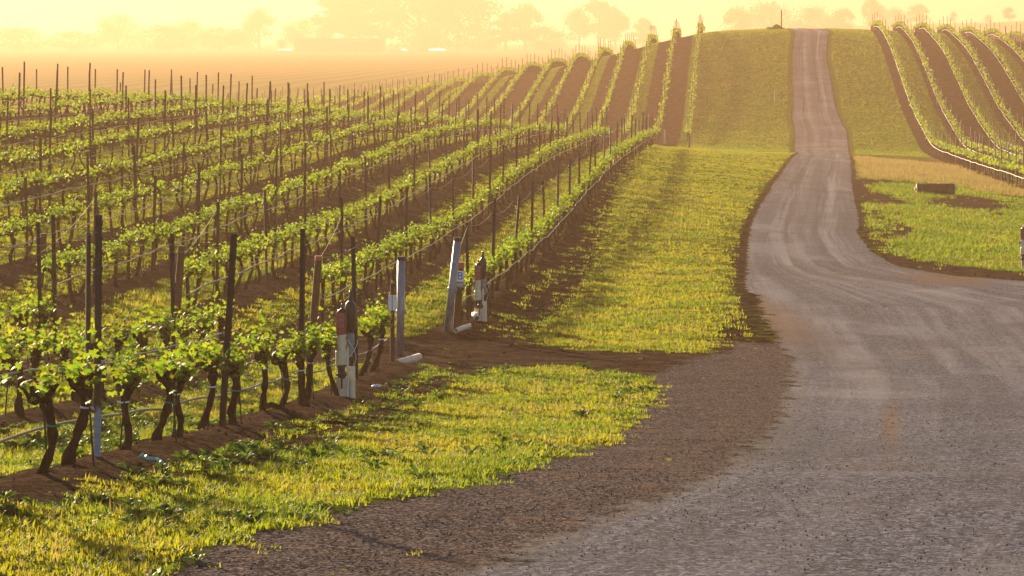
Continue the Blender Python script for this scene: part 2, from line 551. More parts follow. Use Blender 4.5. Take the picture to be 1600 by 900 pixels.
def leaf_material(name, stops, tr_stops, trans=0.5, rnd='object'):
    n = NT(name)
    if rnd == 'island':
        r = n.new('ShaderNodeNewGeometry').outputs['Random Per Island']
    else:
        r = n.new('ShaderNodeObjectInfo').outputs['Random']
        isl = n.new('ShaderNodeNewGeometry').outputs['Random Per Island']
        pn = n.step(n.noise(n.pos(), 0.5, 4, 0.65), 0.38, 0.68)
        r = n.math('ADD', n.math('MULTIPLY', pn, 0.5), n.math('ADD', n.math('MULTIPLY', r, 0.22), n.math('MULTIPLY', isl, 0.28)))
    c = n.ramp(r, stops)
    t = n.ramp(r, tr_stops)
    d = n.new('ShaderNodeBsdfPrincipled')
    n.set(d.inputs['Base Color'], c)
    d.inputs['Roughness'].default_value = 0.6
    d.inputs['Specular IOR Level'].default_value = 0.22
    tr = n.new('ShaderNodeBsdfTranslucent')
    n.set(tr.inputs['Color'], t)
    mx = n.new('ShaderNodeMixShader')
    mx.inputs[0].default_value = trans
    n.t.links.new(d.outputs[0], mx.inputs[1])
    n.t.links.new(tr.outputs[0], mx.inputs[2])
    n.t.links.new(mx.outputs[0], n.out.inputs[0])
    n.n.remove(n.bsdf)
    return n.m

def plain(name, col, rough=0.6, var=0.25, scale=20, spec=0.3, metal=0.0, bump=0.0, stretch=(1, 1, 1)):
    n = NT(name)
    v = n.scaled(n.obj(), stretch)
    f = n.noise(v, scale, 5, 0.65)
    dark = tuple(c * (1 - var) for c in col)
    lite = tuple(min(1, c * (1 + var)) for c in col)
    c = n.ramp(f, [(0.3, dark), (0.7, lite)])
    return n.finish(c, rough, n.bump(f, bump, 0.02) if bump else None, spec, metal)

# ------------------------------------------------------------------ materials
M = {}
M['leaf'] = leaf_material('vine_leaf', [(0, (0.035, 0.085, 0.008)), (0.5, (0.06, 0.11, 0.01)), (1, (0.1, 0.13, 0.014))],
                          [(0, (0.13, 0.28, 0.012)), (0.55, (0.27, 0.38, 0.015)), (1, (0.44, 0.45, 0.02))], 0.5, 'island')
M['grass'] = leaf_material('grass_blade', [(0, (0.025, 0.065, 0.008)), (0.35, (0.05, 0.085, 0.01)), (0.65, (0.1, 0.11, 0.012)), (1, (0.16, 0.135, 0.025))],
                           [(0, (0.1, 0.23, 0.01)), (0.35, (0.26, 0.34, 0.014)), (0.65, (0.42, 0.41, 0.016)), (1, (0.5, 0.41, 0.045))], 0.52)
M['lush'] = leaf_material('lush_grass_blade', [(0, (0.025, 0.06, 0.008)), (0.5, (0.045, 0.09, 0.01)), (1, (0.1, 0.1, 0.014))],
                          [(0, (0.08, 0.2, 0.01)), (0.5, (0.24, 0.34, 0.012)), (1, (0.44, 0.4, 0.02))], 0.5)
M['straw'] = leaf_material('dry_grass_blade', [(0, (0.2, 0.14, 0.05)), (1, (0.28, 0.2, 0.08))],
                           [(0, (0.4, 0.28, 0.08)), (1, (0.5, 0.38, 0.12))], 0.45)
M['weed'] = leaf_material('weed_leaf', [(0, (0.02, 0.055, 0.01)), (1, (0.045, 0.085, 0.014))],
                          [(0, (0.06, 0.16, 0.01)), (1, (0.18, 0.26, 0.015))], 0.4)
M['far_leaf'] = leaf_material('tree_leaf', [(0, (0.04, 0.06, 0.02)), (1, (0.07, 0.08, 0.03))],
                              [(0, (0.08, 0.1, 0.03)), (1, (0.12, 0.13, 0.04))], 0.3, 'island')
M['wood'] = plain('bark', (0.042, 0.026, 0.016), 1.0, 0.55, 26, 0.0, 0, 0.9, (1, 1, 0.25))
M['tree_bark'] = plain('tree_bark', (0.1, 0.075, 0.055), 0.9, 0.4, 3)
M['hose'] = plain('drip_hose', (0.3, 0.24, 0.17), 0.5, 0.12, 6, 0.35)  # tan base colour carries the sun glint of a black hose
M['wire'] = plain('trellis_wire', (0.2, 0.15, 0.1), 0.6, 0.1, 8, 0.2)
M['pvc'] = plain('cream_pvc', (0.85, 0.71, 0.48), 0.45, 0.12, 9, 0.4)
M['pvc_white'] = plain('white_pvc', (0.8, 0.78, 0.72), 0.4, 0.06, 9, 0.4)
M['black'] = plain('black_plastic', (0.018, 0.016, 0.016), 0.35, 0.3, 12, 0.5)
M['grey'] = plain('grey_fitting', (0.25, 0.25, 0.27), 0.45, 0.2, 14, 0.5)
M['red'] = plain('red_plastic', (0.5, 0.07, 0.04), 0.45, 0.25, 14, 0.4)
M['mesh_grey'] = plain('filter_screen', (0.3, 0.22, 0.2), 0.5, 0.4, 90, 0.4)
M['white'] = plain('white_enamel', (0.82, 0.82, 0.8), 0.4, 0.04, 5, 0.4)
M['blue'] = plain('blue_lettering', (0.03, 0.12, 0.42), 0.5, 0.1, 8)
M['teal'] = plain('teal_tape', (0.03, 0.42, 0.33), 0.4, 0.2, 20, 0.5)
M['tie_green'] = plain('green_tie_tape', (0.02, 0.25, 0.17), 0.45, 0.2, 20, 0.4)
M['tie_white'] = plain('white_tie_tape', (0.72, 0.72, 0.7), 0.45, 0.1, 20, 0.4)
M['stake'] = plain('rusty_rod', (0.03, 0.02, 0.016), 0.7, 0.3, 30)
M['orange'] = plain('orange_paint', (0.75, 0.2, 0.03), 0.5, 0.1, 8)
M['stone'] = plain('pebble', (0.15, 0.13, 0.125), 1.0, 0.5, 3, 0.05)
M['clod'] = plain('soil_clod', (0.05, 0.028, 0.016), 1.0, 0.4, 6, 0.0)
M['can'] = plain('can_metal', (0.6, 0.62, 0.66), 0.3, 0.1, 10, 0.5, 0.7)
M['barn_wall'] = plain('barn_wall', (0.3, 0.24, 0.19), 0.8, 0.15, 1)
M['barn_roof'] = plain('barn_roof', (0.22, 0.19, 0.17), 0.6, 0.15, 1)
M['glass'] = plain('greenhouse_panel', (0.8, 0.82, 0.82), 0.3, 0.04, 1, 0.8)

def post_material():
    n = NT('trellis_post_steel')
    v = n.obj()
    f = n.noise(v, 14, 5, 0.7)
    c = n.ramp(f, [(0.3, (0.012, 0.008, 0.006)), (0.7, (0.036, 0.02, 0.013))])
    return n.finish(c, 0.6, n.bump(f, 0.3, 0.01), 0.35)
M['post'] = post_material()

def half_painted_post():
    n = NT('post_with_bare_zinc_foot')
    v = n.obj()
    sep = n.new('ShaderNodeSeparateXYZ')
    n.t.links.new(v, sep.inputs[0])
    f = n.noise(n.scaled(v, (1, 1, 0.2)), 26, 5, 0.7)
    z = n.math('ADD', sep.outputs[2], n.math('MULTIPLY', n.math('SUBTRACT', f, 0.5), 0.5))
    rust = n.ramp(n.noise(v, 20, 5), [(0.3, (0.03, 0.016, 0.012)), (0.7, (0.085, 0.04, 0.02))])
    zinc = n.ramp(n.noise(v, 9, 3), [(0.3, (0.2, 0.26, 0.36)), (0.7, (0.34, 0.4, 0.52))])
    c = n.mix(n.step(z, 0.42, 0.34), rust, zinc)
    return n.finish(c, 0.5, None, 0.4)
M['post_zinc'] = half_painted_post()

def galvanised():
    n = NT('galvanised_pipe')
    v = n.obj()
    f = n.noise(n.scaled(v, (1, 1, 0.35)), 18, 5, 0.7)
    c = n.ramp(f, [(0.3, (0.15, 0.16, 0.175)), (0.6, (0.29, 0.305, 0.325)), (0.8, (0.42, 0.43, 0.45))])
    return n.finish(c, 0.42, None, 0.5, 0.45)
M['zinc'] = galvanised()

def wood_post():
    n = NT('treated_wood_post')
    v = n.obj()
    f = n.noise(n.scaled(v, (1, 1, 0.08)), 40, 5, 0.7)
    c = n.ramp(f, [(0.3, (0.045, 0.022, 0.014)), (0.7, (0.13, 0.06, 0.03))])
    return n.finish(c, 0.8, n.bump(f, 0.5, 0.01), 0.2)
M['wood_post'] = wood_post()

def straw_roll():
    n = NT('weathered_roller_drum')
    v = n.obj()
    f = n.noise(n.scaled(v, (1, 0.3, 1)), 9, 5, 0.7)
    c = n.ramp(f, [(0.3, (0.035, 0.02, 0.011)), (0.7, (0.1, 0.06, 0.034))])
    return n.finish(c, 0.85, n.bump(f, 0.8, 0.03), 0.15)
M['roller'] = straw_roll()

def ground_material():
    n = NT('ground')
    p = n.pos()
    at = n.new('ShaderNodeVertexColor', layer_name='cover')
    sep = n.new('ShaderNodeSeparateColor')
    n.t.links.new(at.outputs[0], sep.inputs[0])
    g, gv, till = sep.outputs[0], sep.outputs[1], sep.outputs[2]
    dry = at.outputs[1]
    big = n.noise(p, 0.35, 4, 0.6)
    mid = n.noise(p, 2.2, 5, 0.7)
    fine = n.noise(p, 14, 5, 0.75)
    grit = n.voronoi(p, 38)
    ragged = n.math('ADD', n.math('MULTIPLY', n.math('SUBTRACT', mid, 0.5), 0.9), n.math('MULTIPLY', n.math('SUBTRACT', fine, 0.5), 0.7))
    # bare soil
    soil = n.ramp(n.math('ADD', n.math('MULTIPLY', mid, 0.5), n.math('MULTIPLY', fine, 0.5)),
                  [(0.34, (0.016, 0.01, 0.007)), (0.5, (0.056, 0.037, 0.026)), (0.66, (0.15, 0.102, 0.07))])
    soil = n.mix(n.math('MULTIPLY', n.step(grit, 0.3, 0.05), 0.35), soil, (0.17, 0.115, 0.075))
    fib = n.noise(n.scaled(p, (9, 30, 9)), 1.0, 3, 0.8)
    soil = n.mix(n.step(fib, 0.64, 0.7), soil, (0.26, 0.17, 0.1))
    tilled = n.ramp(n.math('ADD', n.math('MULTIPLY', mid, 0.6), n.math('MULTIPLY', fine, 0.4)),
                    [(0.38, (0.013, 0.0075, 0.005)), (0.52, (0.044, 0.028, 0.019)), (0.66, (0.105, 0.069, 0.046))])
    gravel = n.ramp(n.voronoi(p, 46, 'Color'), [(0.15, (0.028, 0.024, 0.026)), (0.5, (0.092, 0.077, 0.078)), (0.85, (0.24, 0.195, 0.185))])
    gravel = n.mix(n.math('MULTIPLY', n.step(mid, 0.45, 0.75), 0.35), gravel, soil)
    gsp = n.voronoi(p, 11)
    gravel = n.mix(n.step(gsp, 0.2, 0.1), gravel, (0.02, 0.016, 0.014))
    gravel = n.mix(n.math('MULTIPLY', n.step(n.noise(n.scaled(p, (1.2, 4.5, 1)), 1.0, 4, 0.7), 0.5, 0.68), 0.6), gravel, (0.21, 0.13, 0.085))
    c = n.mix(n.step(n.math('ADD', gv, ragged), 0.4, 0.6), soil, gravel)
    c = n.mix(n.step(n.math('ADD', till, ragged), 0.4, 0.6), c, tilled)
    # grass, from lush green to straw
    spw = n.new('ShaderNodeSeparateXYZ')
    n.t.links.new(p, spw.inputs[0])
    cmb = n.new('ShaderNodeCombineXYZ')
    n.set(cmb.inputs[0], n.math('MULTIPLY', n.math('SUBTRACT', spw.outputs[0], n.math('MULTIPLY', spw.outputs[1], S)), 0.9))
    n.set(cmb.inputs[1], n.math('MULTIPLY', spw.outputs[1], 0.035))
    mow = n.noise(cmb.outputs[0], 1.0, 4, 0.7)
    big = n.math('ADD', n.math('MULTIPLY', big, 0.4), n.math('MULTIPLY', mow, 0.6))
    tint = n.math('ADD', n.math('MULTIPLY', big, 0.6), n.math('ADD', n.math('MULTIPLY', mid, 0.25), n.math('MULTIPLY', fine, 0.25)))
    gc = n.ramp(tint, [(0.38, (0.045, 0.085, 0.008)), (0.54, (0.095, 0.13, 0.011)), (0.66, (0.15, 0.15, 0.016)), (0.8, (0.18, 0.135, 0.03))])
    sc = n.ramp(n.noise(p, 1.6, 6, 0.8), [(0.3, (0.07, 0.065, 0.018)), (0.5, (0.19, 0.13, 0.05)), (0.7, (0.3, 0.21, 0.085))])
    gc = n.mix(n.math('MULTIPLY', dry, n.math('MULTIPLY', n.step(big, 0.4, 0.62), 0.8)), gc, sc)
    gm = n.step(n.math('ADD', g, n.math('MULTIPLY', ragged, 1.1)), 0.42, 0.6)
    c = n.mix(gm, c, gc)
    # rows of the far fields on the valley floor
    sp = n.new('ShaderNodeSeparateXYZ')
    n.t.links.new(p, sp.inputs[0])
    wv = n.math('SUBTRACT', sp.outputs[0], n.math('MULTIPLY', sp.outputs[1], 0.03))
    st = n.step(n.math('SINE', n.math('MULTIPLY', wv, 2 * math.pi / 4.8)), -0.3, 0.5)
    fieldc = n.mix(st, (0.3, 0.27, 0.11), (0.24, 0.24, 0.08))
    yv = sp.outputs[1]
    c = n.mix(n.step(yv, 305, 335), c, fieldc)
    hgt = n.math('ADD', n.math('MULTIPLY', mid, 0.6), n.math('ADD', n.math('MULTIPLY', fine, 0.35), n.math('MULTIPLY', grit, 0.15)))
    return n.finish(c, 1.0, n.bump(hgt, 1.0, 0.16), 0.0)

def road_material():
    n = NT('gravel_road')
    p = n.pos()
    at = n.new('ShaderNodeVertexColor', layer_name='wear')
    sep = n.new('ShaderNodeSeparateColor')
    n.t.links.new(at.outputs[0], sep.inputs[0])
    track, edge, stain = sep.outputs[0], sep.outputs[1], sep.outputs[2]
    lane = at.outputs[1]
    spx = n.new('ShaderNodeSeparateXYZ')
    n.t.links.new(p, spx.inputs[0])
    cmb = n.new('ShaderNodeCombineXYZ')
    n.set(cmb.inputs[0], n.math('MULTIPLY', lane, 8.0))
    n.set(cmb.inputs[1], n.math('MULTIPLY', spx.outputs[1], 0.018))
    streak = n.noise(cmb.outputs[0], 1.0, 5, 0.7)
    big = n.noise(p, 0.5, 4, 0.6)
    cross = n.noise(n.scaled(p, (0.35, 3.0, 1)), 1.0, 5, 0.7)
    mid = n.noise(p, 3.5, 5, 0.7)
    fine = n.noise(p, 26, 5, 0.85)
    def bw(v):
        b = n.new('ShaderNodeRGBToBW')
        n.t.links.new(v, b.inputs[0])
        return b.outputs[0]
    cells, cell2 = bw(n.voronoi(p, 55, 'Color')), bw(n.voronoi(p, 24, 'Color'))
    grain = n.math('ADD', n.math('MULTIPLY', cells, 0.35), n.math('ADD', n.math('MULTIPLY', cell2, 0.25), n.math('MULTIPLY', fine, 0.4)))
    c = n.ramp(grain, [(0.34, (0.01, 0.0095, 0.013)), (0.43, (0.042, 0.041, 0.06)), (0.55, (0.092, 0.09, 0.125)), (0.67, (0.25, 0.24, 0.31))])
    # dark and rusty single stones
    spots = n.voronoi(p, 9)
    pick = bw(n.voronoi(p, 9, 'Color'))
    c = n.mix(n.math('MULTIPLY', n.step(spots, 0.2, 0.1), n.step(pick, 0.5, 0.55)), c, (0.02, 0.017, 0.018))
    c = n.mix(n.math('MULTIPLY', n.step(spots, 0.14, 0.07), n.step(pick, 0.36, 0.3)), c, (0.3, 0.17, 0.09))
    pale = n.ramp(fine, [(0.3, (0.16, 0.15, 0.175)), (0.7, (0.33, 0.305, 0.335))])
    brown = n.ramp(fine, [(0.3, (0.035, 0.02, 0.014)), (0.7, (0.125, 0.075, 0.05))])
    c = n.mix(n.math('MULTIPLY', n.math('MULTIPLY', n.step(streak, 0.44, 0.62), track), 0.85), c, pale)
    c = n.mix(n.math('MULTIPLY', n.math('MULTIPLY', n.step(streak, 0.5, 0.36), track), 0.75), c, (0.06, 0.053, 0.056))
    c = n.mix(n.math('MULTIPLY', n.step(n.math('ADD', n.math('MULTIPLY', streak, 0.5), n.math('MULTIPLY', big, 0.5)), 0.5, 0.62), 0.3), c, brown)
    c = n.mix(n.math('MULTIPLY', n.step(cross, 0.54, 0.7), n.math('MULTIPLY', n.math('SUBTRACT', 1.0, track), 0.45)), c, (0.055, 0.05, 0.054))
    c = n.mix(n.math('MULTIPLY', n.step(big, 0.5, 0.66), 0.4), c, n.mix(0.5, c, (0.04, 0.036, 0.04)))
    rag = n.math('MULTIPLY', n.math('SUBTRACT', mid, 0.5), 1.1)
    shoulder = n.ramp(n.voronoi(p, 46, 'Color'), [(0.15, (0.025, 0.02, 0.02)), (0.5, (0.085, 0.066, 0.06)), (0.85, (0.22, 0.17, 0.15))])
    c = n.mix(n.step(n.math('ADD', edge, n.math('MULTIPLY', rag, 1.2)), 0.25, 0.8), c, shoulder)
    rust = n.ramp(fine, [(0.3, (0.06, 0.032, 0.018)), (0.7, (0.22, 0.12, 0.065))])
    c = n.mix(n.math('MULTIPLY', n.step(n.math('ADD', stain, n.math('MULTIPLY', rag, 0.7)), 0.15, 0.8), 0.75), c, rust)
    patch = n.noise(n.scaled(p, (0.22, 0.12, 1)), 1.0, 4, 0.6)
    c = n.mix(n.math('MULTIPLY', n.step(patch, 0.5, 0.64), 0.5), c, n.mix(0.6, c, (0.03, 0.029, 0.034)))
    c = n.mix(n.math('MULTIPLY', n.step(patch, 0.46, 0.36), 0.35), c, pale)
    h = n.math('ADD', n.math('MULTIPLY', grain, 0.6), n.math('ADD', n.math('MULTIPLY', mid, 0.35), n.math('MULTIPLY', streak, 0.4)))
    # the gravel thins out raggedly towards its edge and lets the soil below show
    clump = n.noise(n.scaled(p, (1.0, 0.55, 1)), 2.2, 6, 0.75)
    thin = n.step(n.math('ADD', edge, n.math('MULTIPLY', n.math('SUBTRACT', clump, 0.5), 1.5)), 0.5, 0.72)
    n.finish(c, 1.0, n.bump(h, 0.9, 0.05), 0.04)
    mx = n.new('ShaderNodeMixShader')
    n.set(mx.inputs[0], thin)
    n.t.links.new(n.bsdf.outputs[0], mx.inputs[1])
    n.t.links.new(n.new('ShaderNodeBsdfTransparent').outputs[0], mx.inputs[2])
    n.t.links.new(mx.outputs[0], n.out.inputs[0])
    return n.m

# ------------------------------------------------------------------ ground sheet
def lines(parts):
    out = []
    for a, b, s in parts:
        out.append(np.arange(a, b, s))
    return np.concatenate(out)

wl = lines([(-1800, -300, 60), (-300, -100, 15), (-100, -45, 3), (-45, -30, 0.6), (-30, 16, 0.24), (16, 34, 0.5), (34, 60, 2), (60, 200, 10), (200, 1801, 50)])
yl = lines([(-60, 0, 4), (0, 12, 1), (12, 60, 0.24), (60, 125, 0.42), (125, 180, 0.55), (180, 310, 0.9), (310, 420, 4), (420, 1000, 15), (1000, 1801, 40), (1840, 3001, 100)])
W2, Y2 = np.meshgrid(wl, yl)
X2 = W2 + S * np.clip(Y2, -60, 500)
Hh = ground_h(X2, Y2)
rsd = road_sd(X2, Y2)
near_road = smooth(-1.2, -0.3, rsd) * (Y2 < 400)
Hh = Hh * (1 - near_road) + base_h(X2, Y2) * near_road + 0.06 * smooth(0.7, 1.4, rsd) * (Y2 < 400)
V = np.stack([X2, Y2, -Hh], -1).reshape(-1, 3)
ny, nx = X2.shape
idx = np.arange(ny * nx).reshape(ny, nx)
quads = np.stack([idx[:-1, :-1], idx[:-1, 1:], idx[1:, 1:], idx[1:, :-1]], -1).reshape(-1, 4)
me = mesh_np('ground', V, [quads])
g_, gv_, ti_, dr_ = masks(X2, Y2)
ca = me.color_attributes.new('cover', 'FLOAT_COLOR', 'POINT')
ca.data.foreach_set('color', np.stack([g_, gv_, ti_, dr_], -1).astype(np.float32).ravel())
me.polygons.foreach_set('use_smooth', [True] * len(me.polygons))
me.materials.append(ground_material())
tag(link('ground', me), kind='structure')

# ------------------------------------------------------------------ the gravel road
ry = lines([(-40, 10, 2), (10, 60, 0.3), (60, 180, 0.5), (180, 400, 1.0)])
NU = 150
u = np.linspace(0, 1, NU)
RL, RR = road_l(ry), road_r(ry)
RX = RL[:, None] + (RR - RL)[:, None] * u[None, :]
RY = np.repeat(ry[:, None], NU, 1)
RH = base_h(RX, RY) - (fbm(RX * 0.9, RY * 0.5, 31) - 0.5) * 0.05 - (fbm(RX * 3, RY * 3, 35, 2) - 0.5) * 0.02
narrow = smooth(62, 85, RY)
cx = (RX - RL[:, None]) / np.maximum((RR - RL)[:, None], 0.1)
# wheel ruts: two shallow grooves where the road is narrow
rut = np.exp(-((cx - 0.3) / 0.09) ** 2) + np.exp(-((cx - 0.7) / 0.09) ** 2)
RH = RH + 0.035 * rut * narrow - 0.015 - 0.03 * np.exp(-((RY - 22.2) / 0.5) ** 2)
tuck = np.minimum(RX - RL[:, None], RR[:, None] - RX)
RH = RH * smooth(0.5, 1.4, tuck) + (base_h(RX, RY) - 0.016) * (1 - smooth(0.5, 1.4, tuck)) + 0.03 * smooth(0.1, 0.0, tuck)
V = np.stack([RX, RY, -RH], -1).reshape(-1, 3)
idx = np.arange(len(ry) * NU).reshape(len(ry), NU)
quads = np.stack([idx[:-1, :-1], idx[:-1, 1:], idx[1:, 1:], idx[1:, :-1]], -1).reshape(-1, 4)
me = mesh_np('gravel_road', V, [quads])
track = np.clip(narrow * (0.3 + rut) + (1 - narrow) * (0.3 + 0.45 * smooth(24, 55, RY)), 0, 1)
edge = np.clip(1 - tuck / np.where(RY > 62, 0.35, 0.8), 0, 1)
stain_c = hit(1392, 665)
stain = np.exp(-((RX - stain_c[0] - 0.135 * (RY - stain_c[1])) / 0.16) ** 2 - ((RY - stain_c[1]) / 7.0) ** 2) * 0.62
st2 = hit(1200, 500)
stain = np.maximum(stain, 0.8 * np.exp(-((RX - st2[0]) / 0.9) ** 2 - ((RY - st2[1]) / 9) ** 2))
st3 = hit(1480, 437)
stain = np.maximum(stain, 0.8 * np.exp(-((RX - st3[0]) / 1.3) ** 2 - ((RY - st3[1]) / 3.0) ** 2))
st4 = hit(1300, 553)
stain = np.maximum(stain, 0.38 * np.exp(-((RY - st4[1] - 0.3 * np.sin(RX)) / 0.8) ** 2))
ca = me.color_attributes.new('wear', 'FLOAT_COLOR', 'POINT')
ca.data.foreach_set('color', np.stack([track, edge, stain, np.where(RY > 40, cx, cx * 1.0)], -1).astype(np.float32).ravel())
me.polygons.foreach_set('use_smooth', [True] * len(me.polygons))
me.materials.append(road_material())
tag(link('gravel_road', me), kind='structure')

# ------------------------------------------------------------------ haze
hz = MB()
hz.box((0, 1480, 15.0), (4200, 3160, 56))
hm = bpy.data.materials.new('haze')
hm.use_nodes = True
hn = hm.node_tree.nodes
hn.remove(hn['Principled BSDF'])
pv = hn.new('ShaderNodeVolumePrincipled')
pv.inputs['Color'].default_value = (*HAZE_COLOUR, 1)
pv.inputs['Density'].default_value = HAZE_DENSITY
pv.inputs['Anisotropy'].default_value = 0.36
hm.node_tree.links.new(pv.outputs[0], hn['Material Output'].inputs['Volume'])
tag(hz.build('haze', hm), kind='stuff')

# ------------------------------------------------------------------ vines
ORD = ['zeroth', 'first', 'second', 'third', 'fourth', 'fifth', 'sixth', 'seventh', 'eighth', 'ninth', 'tenth', 'eleventh', 'twelfth', 'thirteenth', 'fourteenth', 'fifteenth', 'sixteenth']

LEAF5 = np.array([(0, -0.12, 0), (0.3, -0.42, -.05), (0.52, -0.05, -.12), (0.34, 0.06, -.04), (0.46, 0.36, -.14), (0.17, 0.28, -.02), (0, 0.62, -.16),
                  (-0.17, 0.28, -.02), (-0.46, 0.36, -.14), (-0.34, 0.06, -.04), (-0.52, -0.05, -.12), (-0.3, -0.42, -.05), (0, 0.08, 0.05)])
LEAF5_F = [(12, i, (i + 1) % 12) for i in range(12)]
LEAF2 = np.array([(0, -0.4, 0), (0.42, -0.02, -.1), (0.0, 0.5, -.1), (-0.42, -0.02, -.1), (0, 0.05, 0.06)])
LEAF2_F = [(4, 0, 1), (4, 1, 2), (4, 2, 3), (4, 3, 0)]

def rot_mats(n, rs, up=0.5):
    """random leaf orientations: the blade normal leans upwards"""
    nrm = rs.normal(size=(n, 3))
    nrm[:, 2] = np.abs(nrm[:, 2]) * 0.8 + up * rs.random(n)
    nrm /= np.linalg.norm(nrm, axis=1)[:, None]
    t = rs.normal(size=(n, 3))
    t[:, 2] -= 0.6
    t -= nrm * (t * nrm).sum(1)[:, None]
    t /= np.linalg.norm(t, axis=1)[:, None]
    b = np.cross(t, nrm)
    return np.stack([b, t, nrm], -1)           # columns: x, y, z axes

def leaves_arrays(C, size, rs, lod):
    base, fc = (LEAF5, LEAF5_F) if lod == 0 else (LEAF2, LEAF2_F)
    n = len(C)
    Rm = rot_mats(n, rs)
    Vv = np.einsum('nij,kj->nki', Rm, base) * np.asarray(size)[:, None, None] + C[:, None, :]
    f = np.array(fc)
    Fc = (f[None] + (np.arange(n) * len(base))[:, None, None]).reshape(-1, 3)
    return Vv.reshape(-1, 3), Fc

def vine_shape(seed, lod):
    """returns trunk builder, stake builder, tie builder, foliage arrays; the row runs along local y"""
    rs = np.random.default_rng(seed)
    H = 0.68 + rs.uniform(-0.05, 0.06)
    sides = 9 if lod == 0 else 5
    t = MB()
    lean = rs.uniform(-0.1, 0.1, 2)
    n = 17 if lod == 0 else 6
    zs = np.linspace(-0.12, H, n)
    bend = rs.uniform(-0.05, 0.05, 2)
    bas = rs.uniform(-0.16, 0.16, 2)
    q = (zs + 0.12) / (H + 0.12)
    P = np.stack([bas[0] * (1 - q) ** 2 + lean[0] * np.sin(q * 3.1) + bend[0] * np.sin(q * 6), bas[1] * (1 - q) ** 2 + lean[1] * np.sin(q * 3.1) + bend[1] * np.sin(q * 6), zs], -1)
    rad = np.interp(q, [0, 0.12, 0.3, 0.8, 0.92, 1], [0.055, 0.041, 0.031, 0.03, 0.046, 0.037]) * rs.uniform(0.85, 1.2)
    rad = rad * (1 + 0.16 * np.sin(q * rs.uniform(14, 22) + rs.uniform(0, 6)))
    t.tube(P, rad, sides, jitter=0.22, rs=rs)
    top = P[-1]
    spurs = []
    na = 6 if lod == 0 else 4
    for sgn in (-1, 1):
        L = rs.uniform(0.14, 0.32) if lod == 0 else rs.uniform(0.4, 0.62)
        yy = np.linspace(0, 1, na)
        A = np.stack([top[0] + rs.normal(0, 0.02, na), top[1] + sgn * yy * L, top[2] - 0.03 + 0.06 * np.sin(yy * 2.6) + rs.normal(0, 0.012, na)], -1)
        A[0] = top - np.array([0, 0, 0.03])
        t.tube(A, np.linspace(0.042, 0.022, na) * rs.uniform(0.9, 1.2), max(5, sides - 2), jitter=0.2, rs=rs)
        for s in np.linspace(0.05, 1.0, 6):
            p = np.array([np.interp(s, yy, A[:, i]) for i in range(3)])
            spurs.append(p)
            if lod == 0:
                e = p + np.array([rs.normal(0, 0.03), rs.normal(0, 0.02), 0.09])
                t.tube([p, (p + e) / 2 + rs.normal(0, 0.008, 3), e], [0.024, 0.02, 0.016], 5, jitter=0.2, rs=rs)
    C, sz = [], []
    per = {0: 8, 1: 8, 2: 7}[lod]
    s0 = {0: 0.09, 1: 0.1, 2: 0.125}[lod]
    for p in spurs:
        if rs.random() < (0.34 if lod == 0 else 0.12):
            continue
        for sh in range(2 if lod < 2 else 1):
            L = (rs.uniform(0.14, 0.42) if lod == 0 else rs.uniform(0.1, 0.27)) * (1.7 if rs.random() < 0.16 else 1)
            d = np.array([rs.normal(0, 0.3 if lod == 0 else 0.45), rs.normal(0, 0.2), 1.0])
            d /= np.linalg.norm(d)
            for i in range(per):
                s = (i + rs.random()) / per
                o = rs.normal(0, 1, 3) * np.array([0.06, 0.06, 0.04])
                droop = np.array([0, 0, -0.1 * rs.random() if s < 0.3 else 0.0])
                C.append(p + np.array([0, 0, 0.05]) + d * L * s + o + droop)
                sz.append(s0 * rs.uniform(0.5, 1.45) * (1.0 - 0.5 * s))
    st = MB()
    sx, sy = rs.uniform(-0.05, 0.05), rs.choice([-0.09, 0.09])
    st.tube([(sx + 0.05, sy, -0.1), (sx, sy * 0.8, 0.78)], 0.007, 5)
    return t, st, P, rad, leaves_arrays(np.array(C), np.array(sz), rs, 0 if lod == 0 else 1)

class VineKind:
    pass

def make_vine_kind(seed, lod):
    k = VineKind()
    t, st, P, rad, (LV, LF) = vine_shape(seed, lod)
    k.trunk = t.mesh('trunk', M['wood'], True)
    k.stake = st.mesh('stake', M['stake'])
    k.leaf = mesh_np('foliage', LV, [LF])
    k.leaf.materials.append(M['leaf'])
    k.LV, k.LF = LV, LF
    k.TV = np.concatenate(t.v)
    k.TF = t.f
    k.P, k.rad = P, rad
    k.ties = []
    for z, mat in ((0.46, 'tie_green'), (0.52, 'tie_white')):
        tb = MB()
        q = np.array([np.interp(z, P[:, 2], P[:, i]) for i in range(3)])
        r = float(np.interp(z, P[:, 2], rad)) + 0.008
        tb.tube([q - np.array([0, 0, 0.009]), q + np.array([0.002, 0, 0.009])], r, 9, cap=False)
        a = q + np.array([r, -0.01, 0])
        tb.add([a, a + np.array([0.022, -0.01, 0.012]), a + np.array([0.028, -0.014, -0.02]), a + np.array([0.006, 0, -0.016])], [(0, 1, 2, 3)])
        k.ties.append(tb.mesh('tie', M[mat]))
    return k

KINDS = {0: [make_vine_kind(100 + i, 0) for i in range(9)], 1: [make_vine_kind(200 + i, 1) for i in range(10)], 2: [make_vine_kind(300 + i, 2) for i in range(8)]}
ROW_AZ = -math.atan(S)                        # local y along the row

def place_vine(kind, X, Y, label, group, rz, scale, tie, parts):
    z = gz(X, Y)
    o = thing('grapevine', (X, Y, z), label, 'grapevine', group, rz)
    o.scale = scale
    link('trunk', kind.trunk, o)
    link('foliage', kind.leaf, o)
    if parts:
        link('stake', kind.stake, o)
        if tie is not None:
            link('tie', kind.ties[tie], o)
    return o

